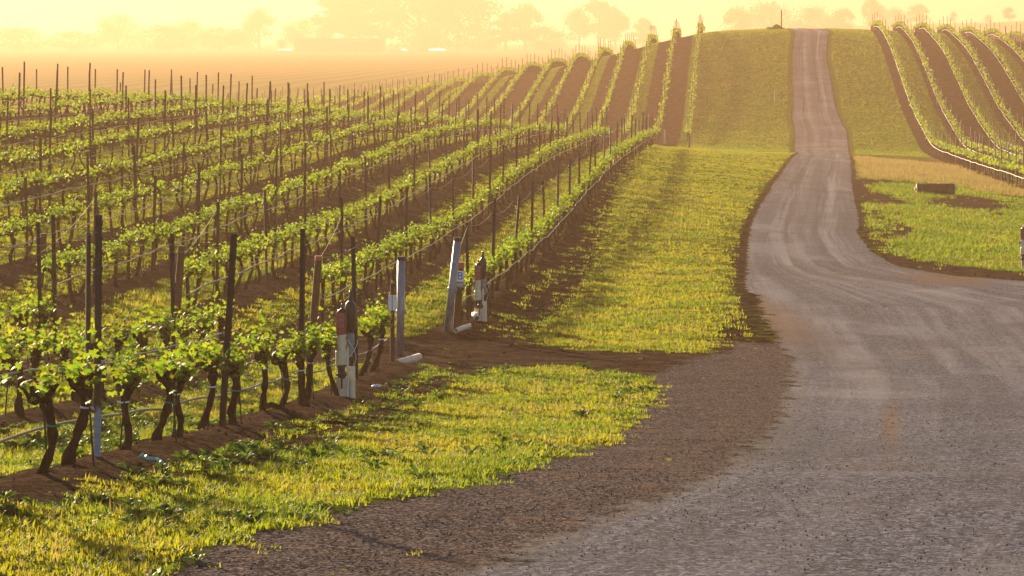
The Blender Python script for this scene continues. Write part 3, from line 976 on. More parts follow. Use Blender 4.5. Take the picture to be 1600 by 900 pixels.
def row_name(k, block):
    if block == 'front':
        return ['the front row by the gravel', 'the first short row behind the front', 'the second short row behind the front', 'the third short row behind the front'][k]
    if k == 0:
        return 'the trellis row edging the grass verge'
    return 'trellis row %s from the grass verge' % {1: 'two', 2: 'three', 3: 'four', 4: 'five', 5: 'six', 6: 'seven', 7: 'eight', 8: 'nine', 9: 'ten', 10: 'eleven', 11: 'twelve'}[k]

# front row, read off the photograph one by one
FRONT_X = [-26, 68, 129, 207, 262, 287, 331, 362, 409, 439, 466, 489, 513, 577, 595]
def row_y(k, px):
    return (ROW0 - ROW_GAP * k) * F / (px - 800 - S * F)

cands = []                                    # (Y, X, block, k)
for px in FRONT_X:
    Y = row_y(0, px)
    cands.append((Y, ROW0 + S * Y, 'front', 0))
for k, y0 in ((1, 26.5), (2, 35.0), (3, 39.5)):
    Y = y0
    while Y < FRONT_END - 0.8:
        cands.append((Y, ROW0 - ROW_GAP * k + S * Y + random.uniform(-0.04, 0.04), 'front', k))
        Y += 1.32 + random.uniform(-0.12, 0.12)
ROW_END = {0: 166, 1: 163, 2: 160, 3: 158, 4: 155}
for k in range(0, 11):
    Y = BACK + 0.9 + 0.25 * k * 0
    while Y < ROW_END.get(k, 152):
        X = ROW0 - ROW_GAP * k + S * Y + random.uniform(-0.04, 0.04)
        px = 800 + F * X / Y
        if px > -90 and random.random() > 0.035:
            cands.append((Y, X, 'back', k))
        Y += 1.34 + random.uniform(-0.14, 0.14)
cands.sort()
count = {}
far_LV, far_LF, far_TV, far_TF = [], [], [], []
n_ind = 0
DETAILS = {2: 'with a crooked leaning trunk', 3: 'with green tape on its trunk', 4: 'with a swollen foot', 5: 'with a pale tag hanging from it'}
for Y, X, block, k in cands:
    key = (block, k)
    count[key] = count.get(key, 0) + 1
    i = count[key]
    lod = 0 if Y < 47 else (1 if Y < 70 else 2)
    kd = KINDS[lod][rng.integers(len(KINDS[lod]))]
    rz = ROW_AZ + (math.pi if rng.random() < 0.5 else 0) + rng.normal(0, 0.05)
    sc = (rng.uniform(0.92, 1.12), rng.uniform(0.92, 1.12), rng.uniform(0.9, 1.05) * (0.83 if block == 'front' else 1.0))
    if n_ind < 292:
        n_ind += 1
        rn = row_name(k, block)
        if i <= 16:
            what = 'leafy grapevine' if block == 'back' else 'gnarled leafy grapevine'
            lab = '%s, %s from the near end of %s' % (what, ORD[i], rn)
            grp = 'vines of ' + rn
        else:
            lab = 'leafy grapevine past the sixteenth along %s' % rn
            grp = 'vines far along ' + rn
        tie = None
        if block == 'front' or rng.random() < 0.5:
            tie = 0 if rng.random() < 0.45 else 1
        place_vine(kd, X, Y, lab, grp, rz, sc, tie, Y < 75)
    else:
        ca_, sa_ = math.cos(rz), math.sin(rz)
        Mx = np.array([[ca_, -sa_, 0], [sa_, ca_, 0], [0, 0, 1]]) * np.array(sc)[None, :]
        kd = KINDS[2][rng.integers(len(KINDS[2]))]
        o = np.array([X, Y, gz(X, Y)])
        nb = sum(len(a) for a in far_LV)
        far_LV.append(kd.LV @ Mx.T + o)
        far_LF.append(kd.LF + nb)
        nb = sum(len(a) for a in far_TV)
        far_TV.append(kd.TV @ Mx.T + o)
        far_TF.append((kd.TF, nb))

# vines beyond: the hill across the dip and the block to the right of the road, only masses of leaves on thin trunks
hill_rows = [(ROW0 + 1.1 - ROW_GAP * k, 214.0, 304.0) for k in range(0, 19)]
right_rows = [(14.1 + ROW_GAP * k, 128.0 + 3 * k, 306.0) for k in range(0, 8)]
HC, HS = [], []
tv, tf, nv = [], [], 0
for w0, ya, yb in hill_rows + right_rows:
    Y = ya
    while Y < yb:
        X = w0 + S * Y
        n = 26 if Y < 215 else 20
        c = np.stack([rng.normal(0, 0.12, n), rng.uniform(-0.62, 0.62, n), 0.72 + rng.random(n) * 0.34], -1)
        z = gz(X, Y)
        HC.append(c + np.array([X, Y, z]))
        HS.append(rng.uniform(0.14, 0.24, n))
        r = 0.05
        tv.append(np.array([(X - r, Y, z - .05), (X + r, Y, z - .05), (X + r, Y, z + 0.75), (X - r, Y, z + 0.75), (X, Y - r, z - .05), (X, Y + r, z - .05), (X, Y + r, z + .75), (X, Y - r, z + .75)]))
        tf += [[nv, nv + 1, nv + 2, nv + 3], [nv + 4, nv + 5, nv + 6, nv + 7]]
        nv += 8
        Y += 1.35
LV, LF = leaves_arrays(np.concatenate(HC), np.concatenate(HS), rng, 2)
nl = sum(len(a) for a in far_LV)
allV = np.concatenate(far_LV + [LV])
leafF = np.concatenate(far_LF + [LF + nl])
nL = len(allV)
trV = np.concatenate(far_TV + tv)
q4, qn = [], []
for fl, nb in far_TF:
    for f in fl:
        (q4 if len(f) == 4 else qn).append([i + nb + nL for i in f])
nT = sum(len(a) for a in far_TV)
for f in tf:
    q4.append([i + nT + nL for i in f])
me = mesh_np('distant_vines', np.concatenate([allV, trV]), [leafF, np.array(q4)] + [np.array([f for f in qn if len(f) == s]) for s in sorted({len(f) for f in qn})])
me.materials.append(M['leaf'])
me.materials.append(M['wood'])
mi = np.ones(len(me.polygons), np.int32)
mi[:len(leafF)] = 0
me.polygons.foreach_set('material_index', mi)
tag(link('distant_vines', me), kind='stuff')

# ------------------------------------------------------------------ trellis posts
def post_mesh(h, zinc=False, tilt=(0, 0), seed=0):
    b = MB()
    # an open channel profile, swept from below the soil to the top, with a row of small lugs on one lip
    a, d, t = 0.026, 0.02, 0.005
    prof = [(-a, -d), (a, -d), (a, d), (a - t, d), (a - t, -d + t), (-a + t, -d + t), (-a + t, d), (-a, d)]
    zz = [-0.2, h * 0.35, h * 0.7, h]
    n = len(prof)
    V = []
    for z in zz:
        ox, oy = tilt[0] * z, tilt[1] * z
        V += [(x + ox, y + oy, z) for x, y in prof]
    fs = [[i * n + j, i * n + (j + 1) % n, (i + 1) * n + (j + 1) % n, (i + 1) * n + j] for i in range(len(zz) - 1) for j in range(n)]
    fs += [[(len(zz) - 1) * n + j for j in range(n)]]
    b.add(V, fs)
    for i in range(int(h / 0.12)):
        z = 0.3 + i * 0.12
        if z < h - 0.05:
            b.box((a + 0.003 + tilt[0] * z, d - 0.004 + tilt[1] * z, z), (0.007, 0.01, 0.03))
    return b.mesh('trellis_post', M['post_zinc' if zinc else 'post'])

POSTS = [post_mesh(h, False, tl) for h, tl in ((1.95, (0, 0)), (2.02, (0.015, 0.02)), (1.88, (-0.02, 0.0)), (1.98, (0.03, -0.02)), (1.8, (-0.01, 0.03)))]
pc = []
for px, h in ((152, 0), (347, 1), (470, 2), (557, 3)):
    Y = row_y(0, px)
    pc.append((Y, ROW0 + S * Y, 'front', 0))
for k, px0 in ((1, 137), (1, 272)):
    Y = row_y(k, px0)
    pc.append((Y, ROW0 - ROW_GAP * k + S * Y, 'front', k))
for k, px0 in ((2, 65), (2, 87)):
    Y = row_y(k, px0)
    pc.append((Y, ROW0 - ROW_GAP * k + S * Y, 'front', k))
for k in range(0, 11):
    Y = BACK + 3.1 + (k * 1.7) % 1.3
    while Y < ROW_END.get(k, 155):
        X = ROW0 - ROW_GAP * k + S * Y
        if 800 + F * X / Y > -60:
            pc.append((Y, X, 'back', k))
        Y += 5.3 + random.uniform(-0.35, 0.35)
pc.sort()
post_tops = {}
cnt = {}
for Y, X, block, k in pc:
    cnt[(block, k)] = i = cnt.get((block, k), 0) + 1
    first = block == 'front' and k == 0 and i == 1
    me_ = post_mesh(1.93, True) if first else POSTS[rng.integers(len(POSTS))]
    o = link('trellis_post', me_)
    o.location = (X, Y, gz(X, Y))
    o.rotation_euler = (rng.normal(0, 0.018), rng.normal(0, 0.022), ROW_AZ + rng.normal(0, 0.2))
    o.scale = (1, 1, rng.uniform(0.95, 1.05))
    rn = row_name(k, block) if k < 12 else 'trellis row thirteen from the grass verge'
    if first:
        lab = 'dark steel trellis post with pale blue zinc foot, front row'
    else:
        lab = 'dark trellis post, %s from the near end of %s' % (ORD[i], rn) if i <= 16 else 'dark trellis post past the sixteenth along %s' % rn
    tag(o, lab, 'trellis post', 'trellis posts along ' + rn)
    post_tops.setdefault((block, k), []).append((X, Y, o.location.z + 1.75))

# posts on the far hill and in the right-hand block: too many to count, thin and far
dp = MB()
for w0, ya, yb in hill_rows + right_rows:
    Y = ya + 1.0
    while Y < yb:
        X = w0 + S * Y
        z = gz(X, Y)
        h = rng.uniform(1.75, 2.05)
        dp.box((X + rng.normal(0, 0.02), Y, z + h / 2 - 0.05), (0.055, 0.055, h + 0.1), Matrix.Rotation(rng.normal(0, 0.03), 4, 'Y'))
        Y += 5.3 if Y > 215 else 4.0
tag(dp.build('distant_trellis_posts', M['post']), kind='stuff')

# ------------------------------------------------------------------ drip hoses and top wires, one of each per row
def run_along(w0, ya, yb, hz_, step, wob, seed):
    Y = np.arange(ya, yb, step)
    X = w0 + S * Y + (fbm(Y * 0.4, Y * 0, seed) - 0.5) * wob
    Z = -ground_h(X, Y)
    Z = gauss(Z[:, None], 2.0, 0)[:, 0] if len(Z) > 12 else Z
    Z = Z + hz_ + (fbm(Y * 0.75, Y * 0 + 5, seed + 3) - 0.5) * 0.1
    return np.stack([X, Y, Z], -1)

def hose(w0, ya, yb, label, group, r=0.012, hgt=0.42, seed=0, sides=6):
    b = MB()
    P = run_along(w0 + (-0.085 if hgt < 0.4 else 0.08), ya, yb, hgt, 0.45, 0.06, seed)
    b.tube(P, r, sides)
    o = b.build('drip_hose', M['hose'], None, True)
    return tag(o, label, 'drip hose', group)

hose(ROW0, 17.0, FRONT_END - 0.6, 'sagging drip hose strung low through the front row of vines by the gravel', 'drip hoses of the front block', 0.011, 0.3, 1, 8)
hose(ROW0 - ROW_GAP, 26.0, FRONT_END - 0.6, 'glint-toned drip hose of the second short row behind the front row', 'drip hoses of the front block', 0.013, 0.42, 2, 8)
for k in range(0, 10):
    ya = max(BACK + 0.5, 0.9 * row_y(k, -60) if k > 2 else 0)
    hose(ROW0 - ROW_GAP * k, ya, ROW_END.get(k, 150), 'long glint-toned drip hose strung along ' + row_name(k, 'back'), 'drip hoses of the back block', 0.012 if k < 2 else 0.014, 0.44, 10 + k)
for i, (w0, ya, yb) in enumerate(right_rows):
    if i < 6:
        hose(w0 - 0.15, ya, 299, 'glint-toned hose curving down the hill along %s vine row right of the road' % ['the first', 'the second', 'the third', 'the fourth', 'the fifth', 'the sixth'][i], 'hoses of the right hillside rows', 0.022, 0.45, 40 + i)

for (block, k), tops in sorted(post_tops.items()):
    tops = sorted(tops, key=lambda p: p[1])
    if len(tops) < 2 or k > 5:
        continue
    pts = []
    x0, y0, z0 = tops[0]
    if block == 'back' and k < 4:
        ys = BACK - 0.2
        xs = ROW0 - ROW_GAP * k + S * ys
        pts.append((xs, ys, gz(xs, ys) + 1.0))
    else:
        ys = y0 - 5.2
        xs = x0 - S * 5.2
        pts.append((xs, ys, gz(xs, ys) + 1.72))
    allp = [pts[0]] + tops
    if block == 'front' and k == 0:
        ys = FRONT_END
        allp.append((ROW0 + S * ys, ys, gz(ROW0 + S * ys, ys) + 1.45))
    P = []
    for a, b_ in zip(allp[:-1], allp[1:]):
        for s in np.linspace(0, 1, 7)[:-1]:
            sag = 0.1 * 4 * s * (1 - s) * (1 if b_[1] - a[1] > 3.5 else 0.1)
            P.append((a[0] + (b_[0] - a[0]) * s, a[1] + (b_[1] - a[1]) * s, a[2] + (b_[2] - a[2]) * s - sag))
    P.append(allp[-1])
    b = MB()
    b.tube(P, 0.003 if block == 'front' else 0.004, 5)
    tag(b.build('trellis_wire', M['wire'], None, True), 'thin top wire strung between the posts of ' + row_name(k, block), 'trellis wire', 'top wires of the trellis rows')

# ------------------------------------------------------------------ end posts, signs, valves, pipes
def lean_rot(tx, ty):
    return (tx, ty, 0)

def pipe_post(X, Y, h, r, label, tilt):
    o = thing('end_post', (X, Y, gz(X, Y)), label, 'end post', 'galvanised end posts at the cross path')
    o.rotation_euler = tilt
    b = MB()
    b.lathe([(0.0, h), (r * 0.82, h), (r, h), (r, -0.25), (0.0, -0.25)], sides=18)
    b.build('pipe', M['zinc'], o, True)
    c = MB()
    c.lathe([(0.0, h + 0.012), (r * 1.08, h + 0.01), (r * 1.1, h - 0.05), (r * 1.02, h - 0.055)], sides=18)
    c.build('cap', M['post'], o)
    d = MB()
    d.lathe([(r * 1.03, h * 0.42), (r * 1.16, h * 0.43), (r * 1.16, h * 0.46), (r * 1.03, h * 0.47)], sides=14)
    d.box((r * 1.15, -0.01, h * 0.445), (0.035, 0.05, 0.06))
    d.build('collar', M['grey'], o)
    return o

EP1 = hit(625, 557)
EP1 = (EP1[0], EP1[1])
pipe_post(EP1[0], EP1[1], 1.56, 0.062, 'upright grey galvanised pipe post at the end of the front row', (0, R(0.8), 0))
EP2 = hit(699, 527)
pipe_post(EP2[0], EP2[1], 1.62, 0.066, 'leaning grey galvanised pipe post beside the lettered sign', (0, R(6.5), 0))

def text_plate(txt, size, mat, depth=0.002):
    cu = bpy.data.curves.new('lettering', 'FONT')
    cu.body = txt
    cu.size = size
    cu.extrude = depth
    cu.align_x = 'CENTER'
    cu.align_y = 'CENTER'
    ob = bpy.data.objects.new('tmp_letter', cu)
    COL.objects.link(ob)
    dg = bpy.context.evaluated_depsgraph_get()
    me_ = bpy.data.meshes.new_from_object(ob.evaluated_get(dg))
    bpy.data.objects.remove(ob)
    bpy.data.curves.remove(cu)
    me_.materials.clear()
    me_.materials.append(mat)
    me_.name = 'lettering'
    return me_

# wooden post with a red top and the lettered sign
WP = hit(713, 523)
o = thing('sign_post', (WP[0], WP[1], gz(*WP)), 'brown wooden post with a red top carrying the lettered sign', 'post')
o.rotation_euler = (0, R(4.0), 0)
b = MB()
b.lathe([(0, 1.1), (0.06, 1.1), (0.063, 0.5), (0.066, -0.2)], sides=14)
b.build('shaft', M['wood_post'], o)
b = MB()
b.lathe([(0, 1.165), (0.058, 1.16), (0.064, 1.11), (0.064, 1.06)], sides=14)
b.build('cap', M['red'], o)
wz = gz(*WP)
s = thing('block_sign', (WP[0] + 0.055, WP[1] - 0.082, wz + 0.72), 'small white sign with a blue letter B fixed to the brown post', 'sign')
s.rotation_euler = (0, R(4.0), 0)
b = MB()
b.box((0, 0, 0.2), (0.15, 0.012, 0.19), bevel=0.0)
b.build('plate', M['white'], s)
b = MB()
b.box((0, -0.001, 0.05), (0.15, 0.012, 0.085))
b.build('lower_plate', M['grey'], s)
le = link('lettering', text_plate('B', 0.19, M['blue']), s)
le.location = (0, -0.009, 0.2)
le.rotation_euler = (R(90), 0, 0)
le = link('small_print', text_plate('103', 0.07, M['white']), s)
le.location = (0, -0.01, 0.05)
le.rotation_euler = (R(90), 0, 0)

# dark post with two white plates at the end of the front row
X, Y = hit(613, 566)
o = thing('row_end_post', (X, Y, gz(X, Y)), 'dark slim post close to the upright galvanised pipe, holding a white tag', 'post')
b = MB()
b.lathe([(0, 1.22), (0.03, 1.22), (0.034, 0.6), (0.036, -0.2)], sides=10)
b.build('shaft', M['wood_post'], o)
s = thing('row_tag', (X, Y - 0.045, gz(X, Y) + 0.8), 'blank white tag split by a dark line on the slim post', 'sign')
b = MB()
b.box((-0.032, 0, 0.12), (0.055, 0.008, 0.24))
b.box((0.032, 0, 0.12), (0.055, 0.008, 0.24))
b.build('plate', M['white'], s)
b = MB()
b.box((0, 0.001, 0.12), (0.01, 0.006, 0.25))
b.build('fold', M['black'], s)

# brown leaning end posts of the back rows
for k, px, py, ht, lab, red in ((1, 491, 505, 1.17, 'leaning brown wooden end post with a red top, second row from the verge', True),
                                (3, 62, 440, 1.05, 'leaning brown wooden end post at the near end of the fourth row', False),
                                (2, 282, 500, 1.3, 'brown wooden end post at the near end of the third row', False)):
    Y = BACK
    X = ROW0 - ROW_GAP * k + S * Y
    if k == 3:
        Y += 5.5
        X = (62 - 800) / F * Y
    o = thing('wooden_end_post', (X, Y, gz(X, Y)), lab, 'end post', 'wooden end posts of the back rows')
    o.rotation_euler = (0, R(4.5), 0)
    b = MB()
    b.lathe([(0, ht), (0.062, ht), (0.066, ht * 0.5), (0.07, -0.25)], sides=12)
    b.build('shaft', M['wood_post'], o)
    if red:
        b = MB()
        b.lathe([(0, ht + 0.012), (0.06, ht + 0.01), (0.067, ht - 0.02), (0.067, ht - 0.07)], sides=12)
        b.build('cap', M['red'], o)

# white plastic tubes standing by the row ends
for px, py, l, tl, lab in ((486, 506, 0.4, 13, 'thin white plastic tube leaning beside the red-topped end post'), (555, 486, 0.3, 4, 'short white plastic tube standing behind the black valve canister'),
                           (158, 452, 0.22, -2, 'short white marker tube upright among the left vine rows')):
    X, Y = hit(px, py)
    b = MB()
    b.lathe([(0, l), (0.02, l), (0.021, -0.1)], sides=10)
    o = b.build('plastic_tube', M['pvc_white'], None, True)
    o.location = (X, Y, gz(X, Y))
    o.rotation_euler = (0, R(tl), 0)
    tag(o, lab, 'plastic tube', 'white tubes by the rows')

def valve_station(X, Y, rz, label, full=True):
    """irrigation riser: two cream pipes, a red screen filter, black canister, black valve"""
    o = thing('irrigation_valve', (X, Y, gz(X, Y) - 0.02), label, 'irrigation valve', 'irrigation valve stations', rz)
    b = MB()
    b.box((-0.035, 0, 0.12), (0.15, 0.14, 0.28), bevel=0.05)
    b.box((0.075, 0.02, 0.18), (0.085, 0.09, 0.4), bevel=0.03)
    b.box((0.075, 0.02, 0.23), (0.095, 0.1, 0.012), bevel=0.03)
    b.build('base_pipe', M['pvc'], o)
    b = MB()
    b.lathe([(0.056, 0.5), (0.056, 0.78)], (-0.055, -0.01, 0), 14)
    b.lathe([(0, 0.4), (0.066, 0.4), (0.068, 0.42), (0.068, 0.56), (0.064, 0.585), (0.056, 0.585)], (-0.055, -0.01, 0), 14)
    b.build('riser', M['pvc'], o, True)
    b = MB()
    b.lathe([(0.013, 0.0), (0.013, 0.62)], (0.03, -0.085, 0), 8)
    b.build('thin_pipe', M['pvc_white'], o, True)
    # black valve with handle
    b = MB()
    b.lathe([(0, 0.24), (0.03, 0.24), (0.05, 0.26), (0.05, 0.37), (0.06, 0.38), (0.06, 0.41), (0.03, 0.42)], (-0.05, -0.02, 0), 12)
    b.lathe([(0, 0.0), (0.05, 0.0), (0.055, 0.05), (0.03, 0.08), (0, 0.08)], (-0.03, -0.12, 0.31), 12, Matrix.Rotation(R(90), 4, 'X'))
    b.box((-0.04, -0.13, 0.2), (0.022, 0.02, 0.14))
    b.box((-0.08, -0.13, 0.3), (0.05, 0.03, 0.03))
    b.build('valve', M['black'], o)
    # red lattice over a grey screen
    b = MB()
    b.lathe([(0, 0.79), (0.052, 0.79), (0.052, 1.05), (0, 1.05)], (-0.055, -0.01, 0), 14)
    sc_ = b.build('filter_screen', M['mesh_grey'], o)
    b = MB()
    for z in (0.79, 0.856, 0.922, 0.988, 1.05):
        b.lathe([(0.053, z - 0.008), (0.062, z - 0.008), (0.062, z + 0.008), (0.053, z + 0.008)], (-0.055, -0.01, 0), 14)
    for j in range(8):
        t = 2 * math.pi * j / 8 + 0.2
        b.box((-0.055 + 0.057 * math.cos(t), -0.01 + 0.057 * math.sin(t), 0.92), (0.012, 0.012, 0.26), Matrix.Rotation(t, 4, 'Z'))
    b.build('cage', M['red'], sc_)
    b = MB()
    b.lathe([(0.062, 1.05), (0.06, 1.075), (0.03, 1.09), (0.014, 1.1), (0.018, 1.13), (0.012, 1.16), (0, 1.165)], (-0.04, -0.01, 0), 12)
    b.lathe([(0, 0.78), (0.05, 0.78), (0.05, 1.07), (0, 1.08)], (-0.01, 0.06, 0), 12)
    b.build('filter_cap', M['black'], o, True)
    # tall black canister behind
    b = MB()
    b.lathe([(0.035, 0.35), (0.04, 0.8), (0.068, 0.86), (0.07, 1.1), (0.06, 1.15), (0.03, 1.18), (0.025, 1.2), (0.034, 1.22), (0.02, 1.24), (0.022, 1.28), (0.012, 1.31), (0, 1.31)], (0.055, 0.1, 0), 14)
    b.build('canister', M['black'], o, True)
    b = MB()
    b.lathe([(0.0, 0), (0.05, 0.0), (0.055, 0.03), (0.055, 0.12), (0.04, 0.15), (0, 0.15)], (0.055, 0.03, 0.64), 12)
    b.lathe([(0.0, 0), (0.04, 0.0), (0.042, 0.08), (0, 0.09)], (-0.13, 0.02, 0.66), 10)
    b.tube([(-0.13, 0.02, 0.72), (0.1, 0.02, 0.74)], 0.022, 8)
    b.lathe([(0.03, 0.5), (0.03, 0.66)], (0.055, 0.03, 0), 10)
    b.build('coupling', M['grey'], o)
    b = MB()
    for dx, ph in ((0.1, 0.0), (0.12, 1.5)):
        q = np.linspace(0, 1, 10)
        b.tube(np.stack([0.03 + dx * np.sin(q * 3.0 + ph), -0.04 - 0.03 * np.sin(q * 5), 0.72 - 0.42 * q], -1), 0.004, 5)
    b.build('wire_lead', M['pvc_white'], o)
    return o

X, Y = hit(540, 629)
valve_station(X, Y, 0.0, 'irrigation valve station with red caged filter among the front row vines')
X, Y = hit(751, 507)
valve_station(X, Y, 0.15, 'irrigation valve station with red caged filter beside the white pipe elbow')
X, Y = hit(1599, 421)
valve_station(X + 0.05, Y, -0.4, 'cream irrigation riser at the edge of the green patch right of the road')

def pvc_pipe(pa, pb, r, label, mat='pvc', inner=True):
    a, b_ = Vector(pa), Vector(pb)
    d = b_ - a
    L = d.length
    b = MB()
    b.lathe([(r * 0.86, L * 0.9), (r * 0.86, 0.0), (r, 0.0), (r, L), (r * 0.86, L), (r * 0.86, L * 0.1)], sides=16)
    o = b.build('pvc_pipe', [M[mat]], None, True)
    for p in o.data.polygons:
        p.use_smooth = True
    o.location = a
    o.rotation_euler = d.to_track_quat('Z', 'Y').to_euler()
    tag(o, label, 'pipe', 'loose PVC pipes on the ground')
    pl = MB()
    pl.lathe([(0, L * 0.15), (r * 0.85, L * 0.15)], sides=16)  # black disc stands for the shade inside the hollow pipe
    pl.build('painted_bore_shade', M['black'], o)
    return o

X, Y = hit(637, 571)
z = gz(X, Y)
pvc_pipe((X - 0.15, Y - 0.22, z + 0.05), (X + 0.17, Y + 0.25, z + 0.1), 0.055, 'short cream PVC pipe lying at the foot of the upright galvanised post')
X, Y = hit(722, 527)
z = gz(X, Y)
pvc_pipe((X - 0.11, Y - 0.2, z + 0.04), (X + 0.13, Y + 0.2, z + 0.09), 0.042, 'thin cream PVC pipe lying at the foot of the brown sign post')
X, Y = hit(743, 508)
z = gz(X, Y)
pvc_pipe((X + 0.03, Y - 0.12, z + 0.03), (X - 0.02, Y + 0.08, z + 0.09), 0.058, 'short white pipe elbow lying before the second valve station', 'pvc_white')

# teal ribbon on the soil
X, Y = hit(234, 737)
b = MB()
for s0, n_, wv in ((0.0, 12, 0.02), (0.03, 10, 0.03)):
    P = [(X - 0.09 + 0.018 * i, Y + s0 + 0.03 * math.sin(i * 1.1), gz(X - 0.09 + 0.018 * i, Y + s0) + 0.012 + 0.014 * abs(math.sin(i * 1.7))) for i in range(n_)]
    Vr = []
    for p in P:
        Vr += [(p[0], p[1] - wv, p[2]), (p[0] + 0.006, p[1] + wv, p[2] + 0.012)]
    b.add(Vr, [(2 * i, 2 * i + 2, 2 * i + 3, 2 * i + 1) for i in range(len(P) - 1)])
tag(b.build('tape_scrap', M['teal']), 'crumpled scrap of teal tie tape on the soil under the front vines', 'tape scrap')
# crushed can
X, Y = hit(582, 618)
b = MB()
b.lathe([(0, 0), (0.026, 0.002), (0.031, 0.012), (0.027, 0.05), (0.031, 0.09), (0.025, 0.115), (0, 0.116)], sides=12)
o = b.build('drink_can', M['can'], None, True)
o.location = (X, Y, gz(X, Y) + 0.03)
o.rotation_euler = (R(80), 0, R(60))
tag(o, 'small crushed pale can lying on the soil right of the first valve station', 'can')
# fallen branch at the foot of the vines
X, Y = hit(470, 668)
b = MB()
q = np.linspace(0, 1, 9)
b.tube(np.stack([X - 0.45 + 0.95 * q, Y + 0.25 - 0.4 * q, np.array([gz(X - 0.45 + 0.95 * t, Y + 0.25 - 0.4 * t) for t in q]) + 0.03 + 0.02 * np.sin(q * 9)], -1), np.linspace(0.034, 0.016, 9), 7, jitter=0.25, rs=rng)
tag(b.build('fallen_branch', M['wood']), 'dark dead branch lying on the berm below the front vines', 'branch')

# field roller on the right-hand verge
X, Y = hit(1462, 303)
o = thing('field_roller', (X, Y, gz(X, Y)), 'brown cylindrical field roller lying on the grass right of the road', 'roller', None, R(-3))
b = MB()
L = 1.62
prof = [(0, -L / 2)]
for i in range(26):
    z = -L / 2 + L * i / 25
    prof.append((0.225 + (0.012 if i % 2 else 0) + rng.normal(0, 0.004), z))
prof.append((0, L / 2))
b.lathe(prof, (0, 0, 0.24), 22, Matrix.Rotation(R(90), 4, 'Y'))
b.build('drum', M['roller'], o)
for sx in (-1, 1):
    b = MB()
    b.lathe([(0, 0), (0.2, 0), (0.215, 0.01), (0.215, 0.035), (0.1, 0.045), (0.075, 0.05), (0.075, 0.12), (0, 0.12)], (sx * (L / 2 + 0.003), 0, 0.24), 18, Matrix.Rotation(R(90 * sx), 4, 'Y'))
    b.build('end_cap', M['pvc'], o)
b = MB()
for zz in (-0.6, -0.2, 0.2, 0.6):
    b.lathe([(0.24, zz - 0.03), (0.25, zz - 0.025), (0.25, zz + 0.025), (0.24, zz + 0.03)], (0, 0, 0.24), 22, Matrix.Rotation(R(90), 4, 'Y'))
b.build('band', M['wood_post'], o)

# markers and pole on the hill
X, Y = hit(1210, 166)
o = thing('marker_stake', (X, Y, gz(X, Y)), 'thin white marker stake with an orange foot in the hill grass', 'marker')
b = MB()
b.lathe([(0, 1.35), (0.035, 1.34), (0.035, 0.4)], sides=8)
b.build('shaft', M['pvc_white'], o)
b = MB()
b.lathe([(0.036, 0.4), (0.036, -0.1)], sides=8)
b.build('foot_band', M['orange'], o)
Yp = 288.0
X = (1221 - 800) / F * Yp
o = thing('utility_pole', (X, Yp, gz(X, Yp)), 'lone dark pole standing on the crest beside the road', 'pole')
b = MB()
b.lathe([(0, 1.95), (0.055, 1.95), (0.065, -0.2)], sides=8)
b.build('shaft', M['wood_post'], o)
b = MB()
b.lathe([(0, 1.98), (0.06, 1.97), (0.06, 1.9)], sides=8)
b.build('cap', M['grey'], o)
for px, py, h, lab, mat in ((1039, 217, 1.15, 'pale end post at the foot of the second hillside row', 'zinc'), (1077, 218, 1.0, 'short dark post with a small vine at the hill foot', 'wood_post')):
    Y = 212.0 if mat == 'zinc' else 200.0
    X = (px - 800) / F * Y
    o = thing('hill_end_post', (X, Y, gz(X, Y)), lab, 'end post')
    b = MB()
    b.lathe([(0, h), (0.07, h), (0.075, -0.3)], sides=10)
    b.build('shaft', M[mat], o)
    b = MB()
    b.lathe([(0, h + 0.02), (0.075, h + 0.015), (0.075, h - 0.06)], sides=10)
    b.build('cap', M['post'], o)
# bush on the crest
Yp = 286.0
X = (1212 - 800) / F * Yp
o = thing('crest_bush', (X, Yp, gz(X, Yp)), 'low rounded bush on the crest at the foot of the lone pole', 'bush')
n = 1600
c = rng.normal(0, 1, (n, 3))
c /= np.linalg.norm(c, axis=1)[:, None]
c *= (rng.random(n) ** 0.4)[:, None] * np.array([0.95, 0.6, 0.5])
c[:, 2] = np.abs(c[:, 2]) * (0.7 + 0.3 * np.sin(c[:, 0] * 5 + 1)) + 0.02
LV, LF = leaves_arrays(c, rng.uniform(0.1, 0.2, n), rng, 2)
me = mesh_np('foliage', LV, [LF])
me.materials.append(M['grass'])
link('foliage', me, o)

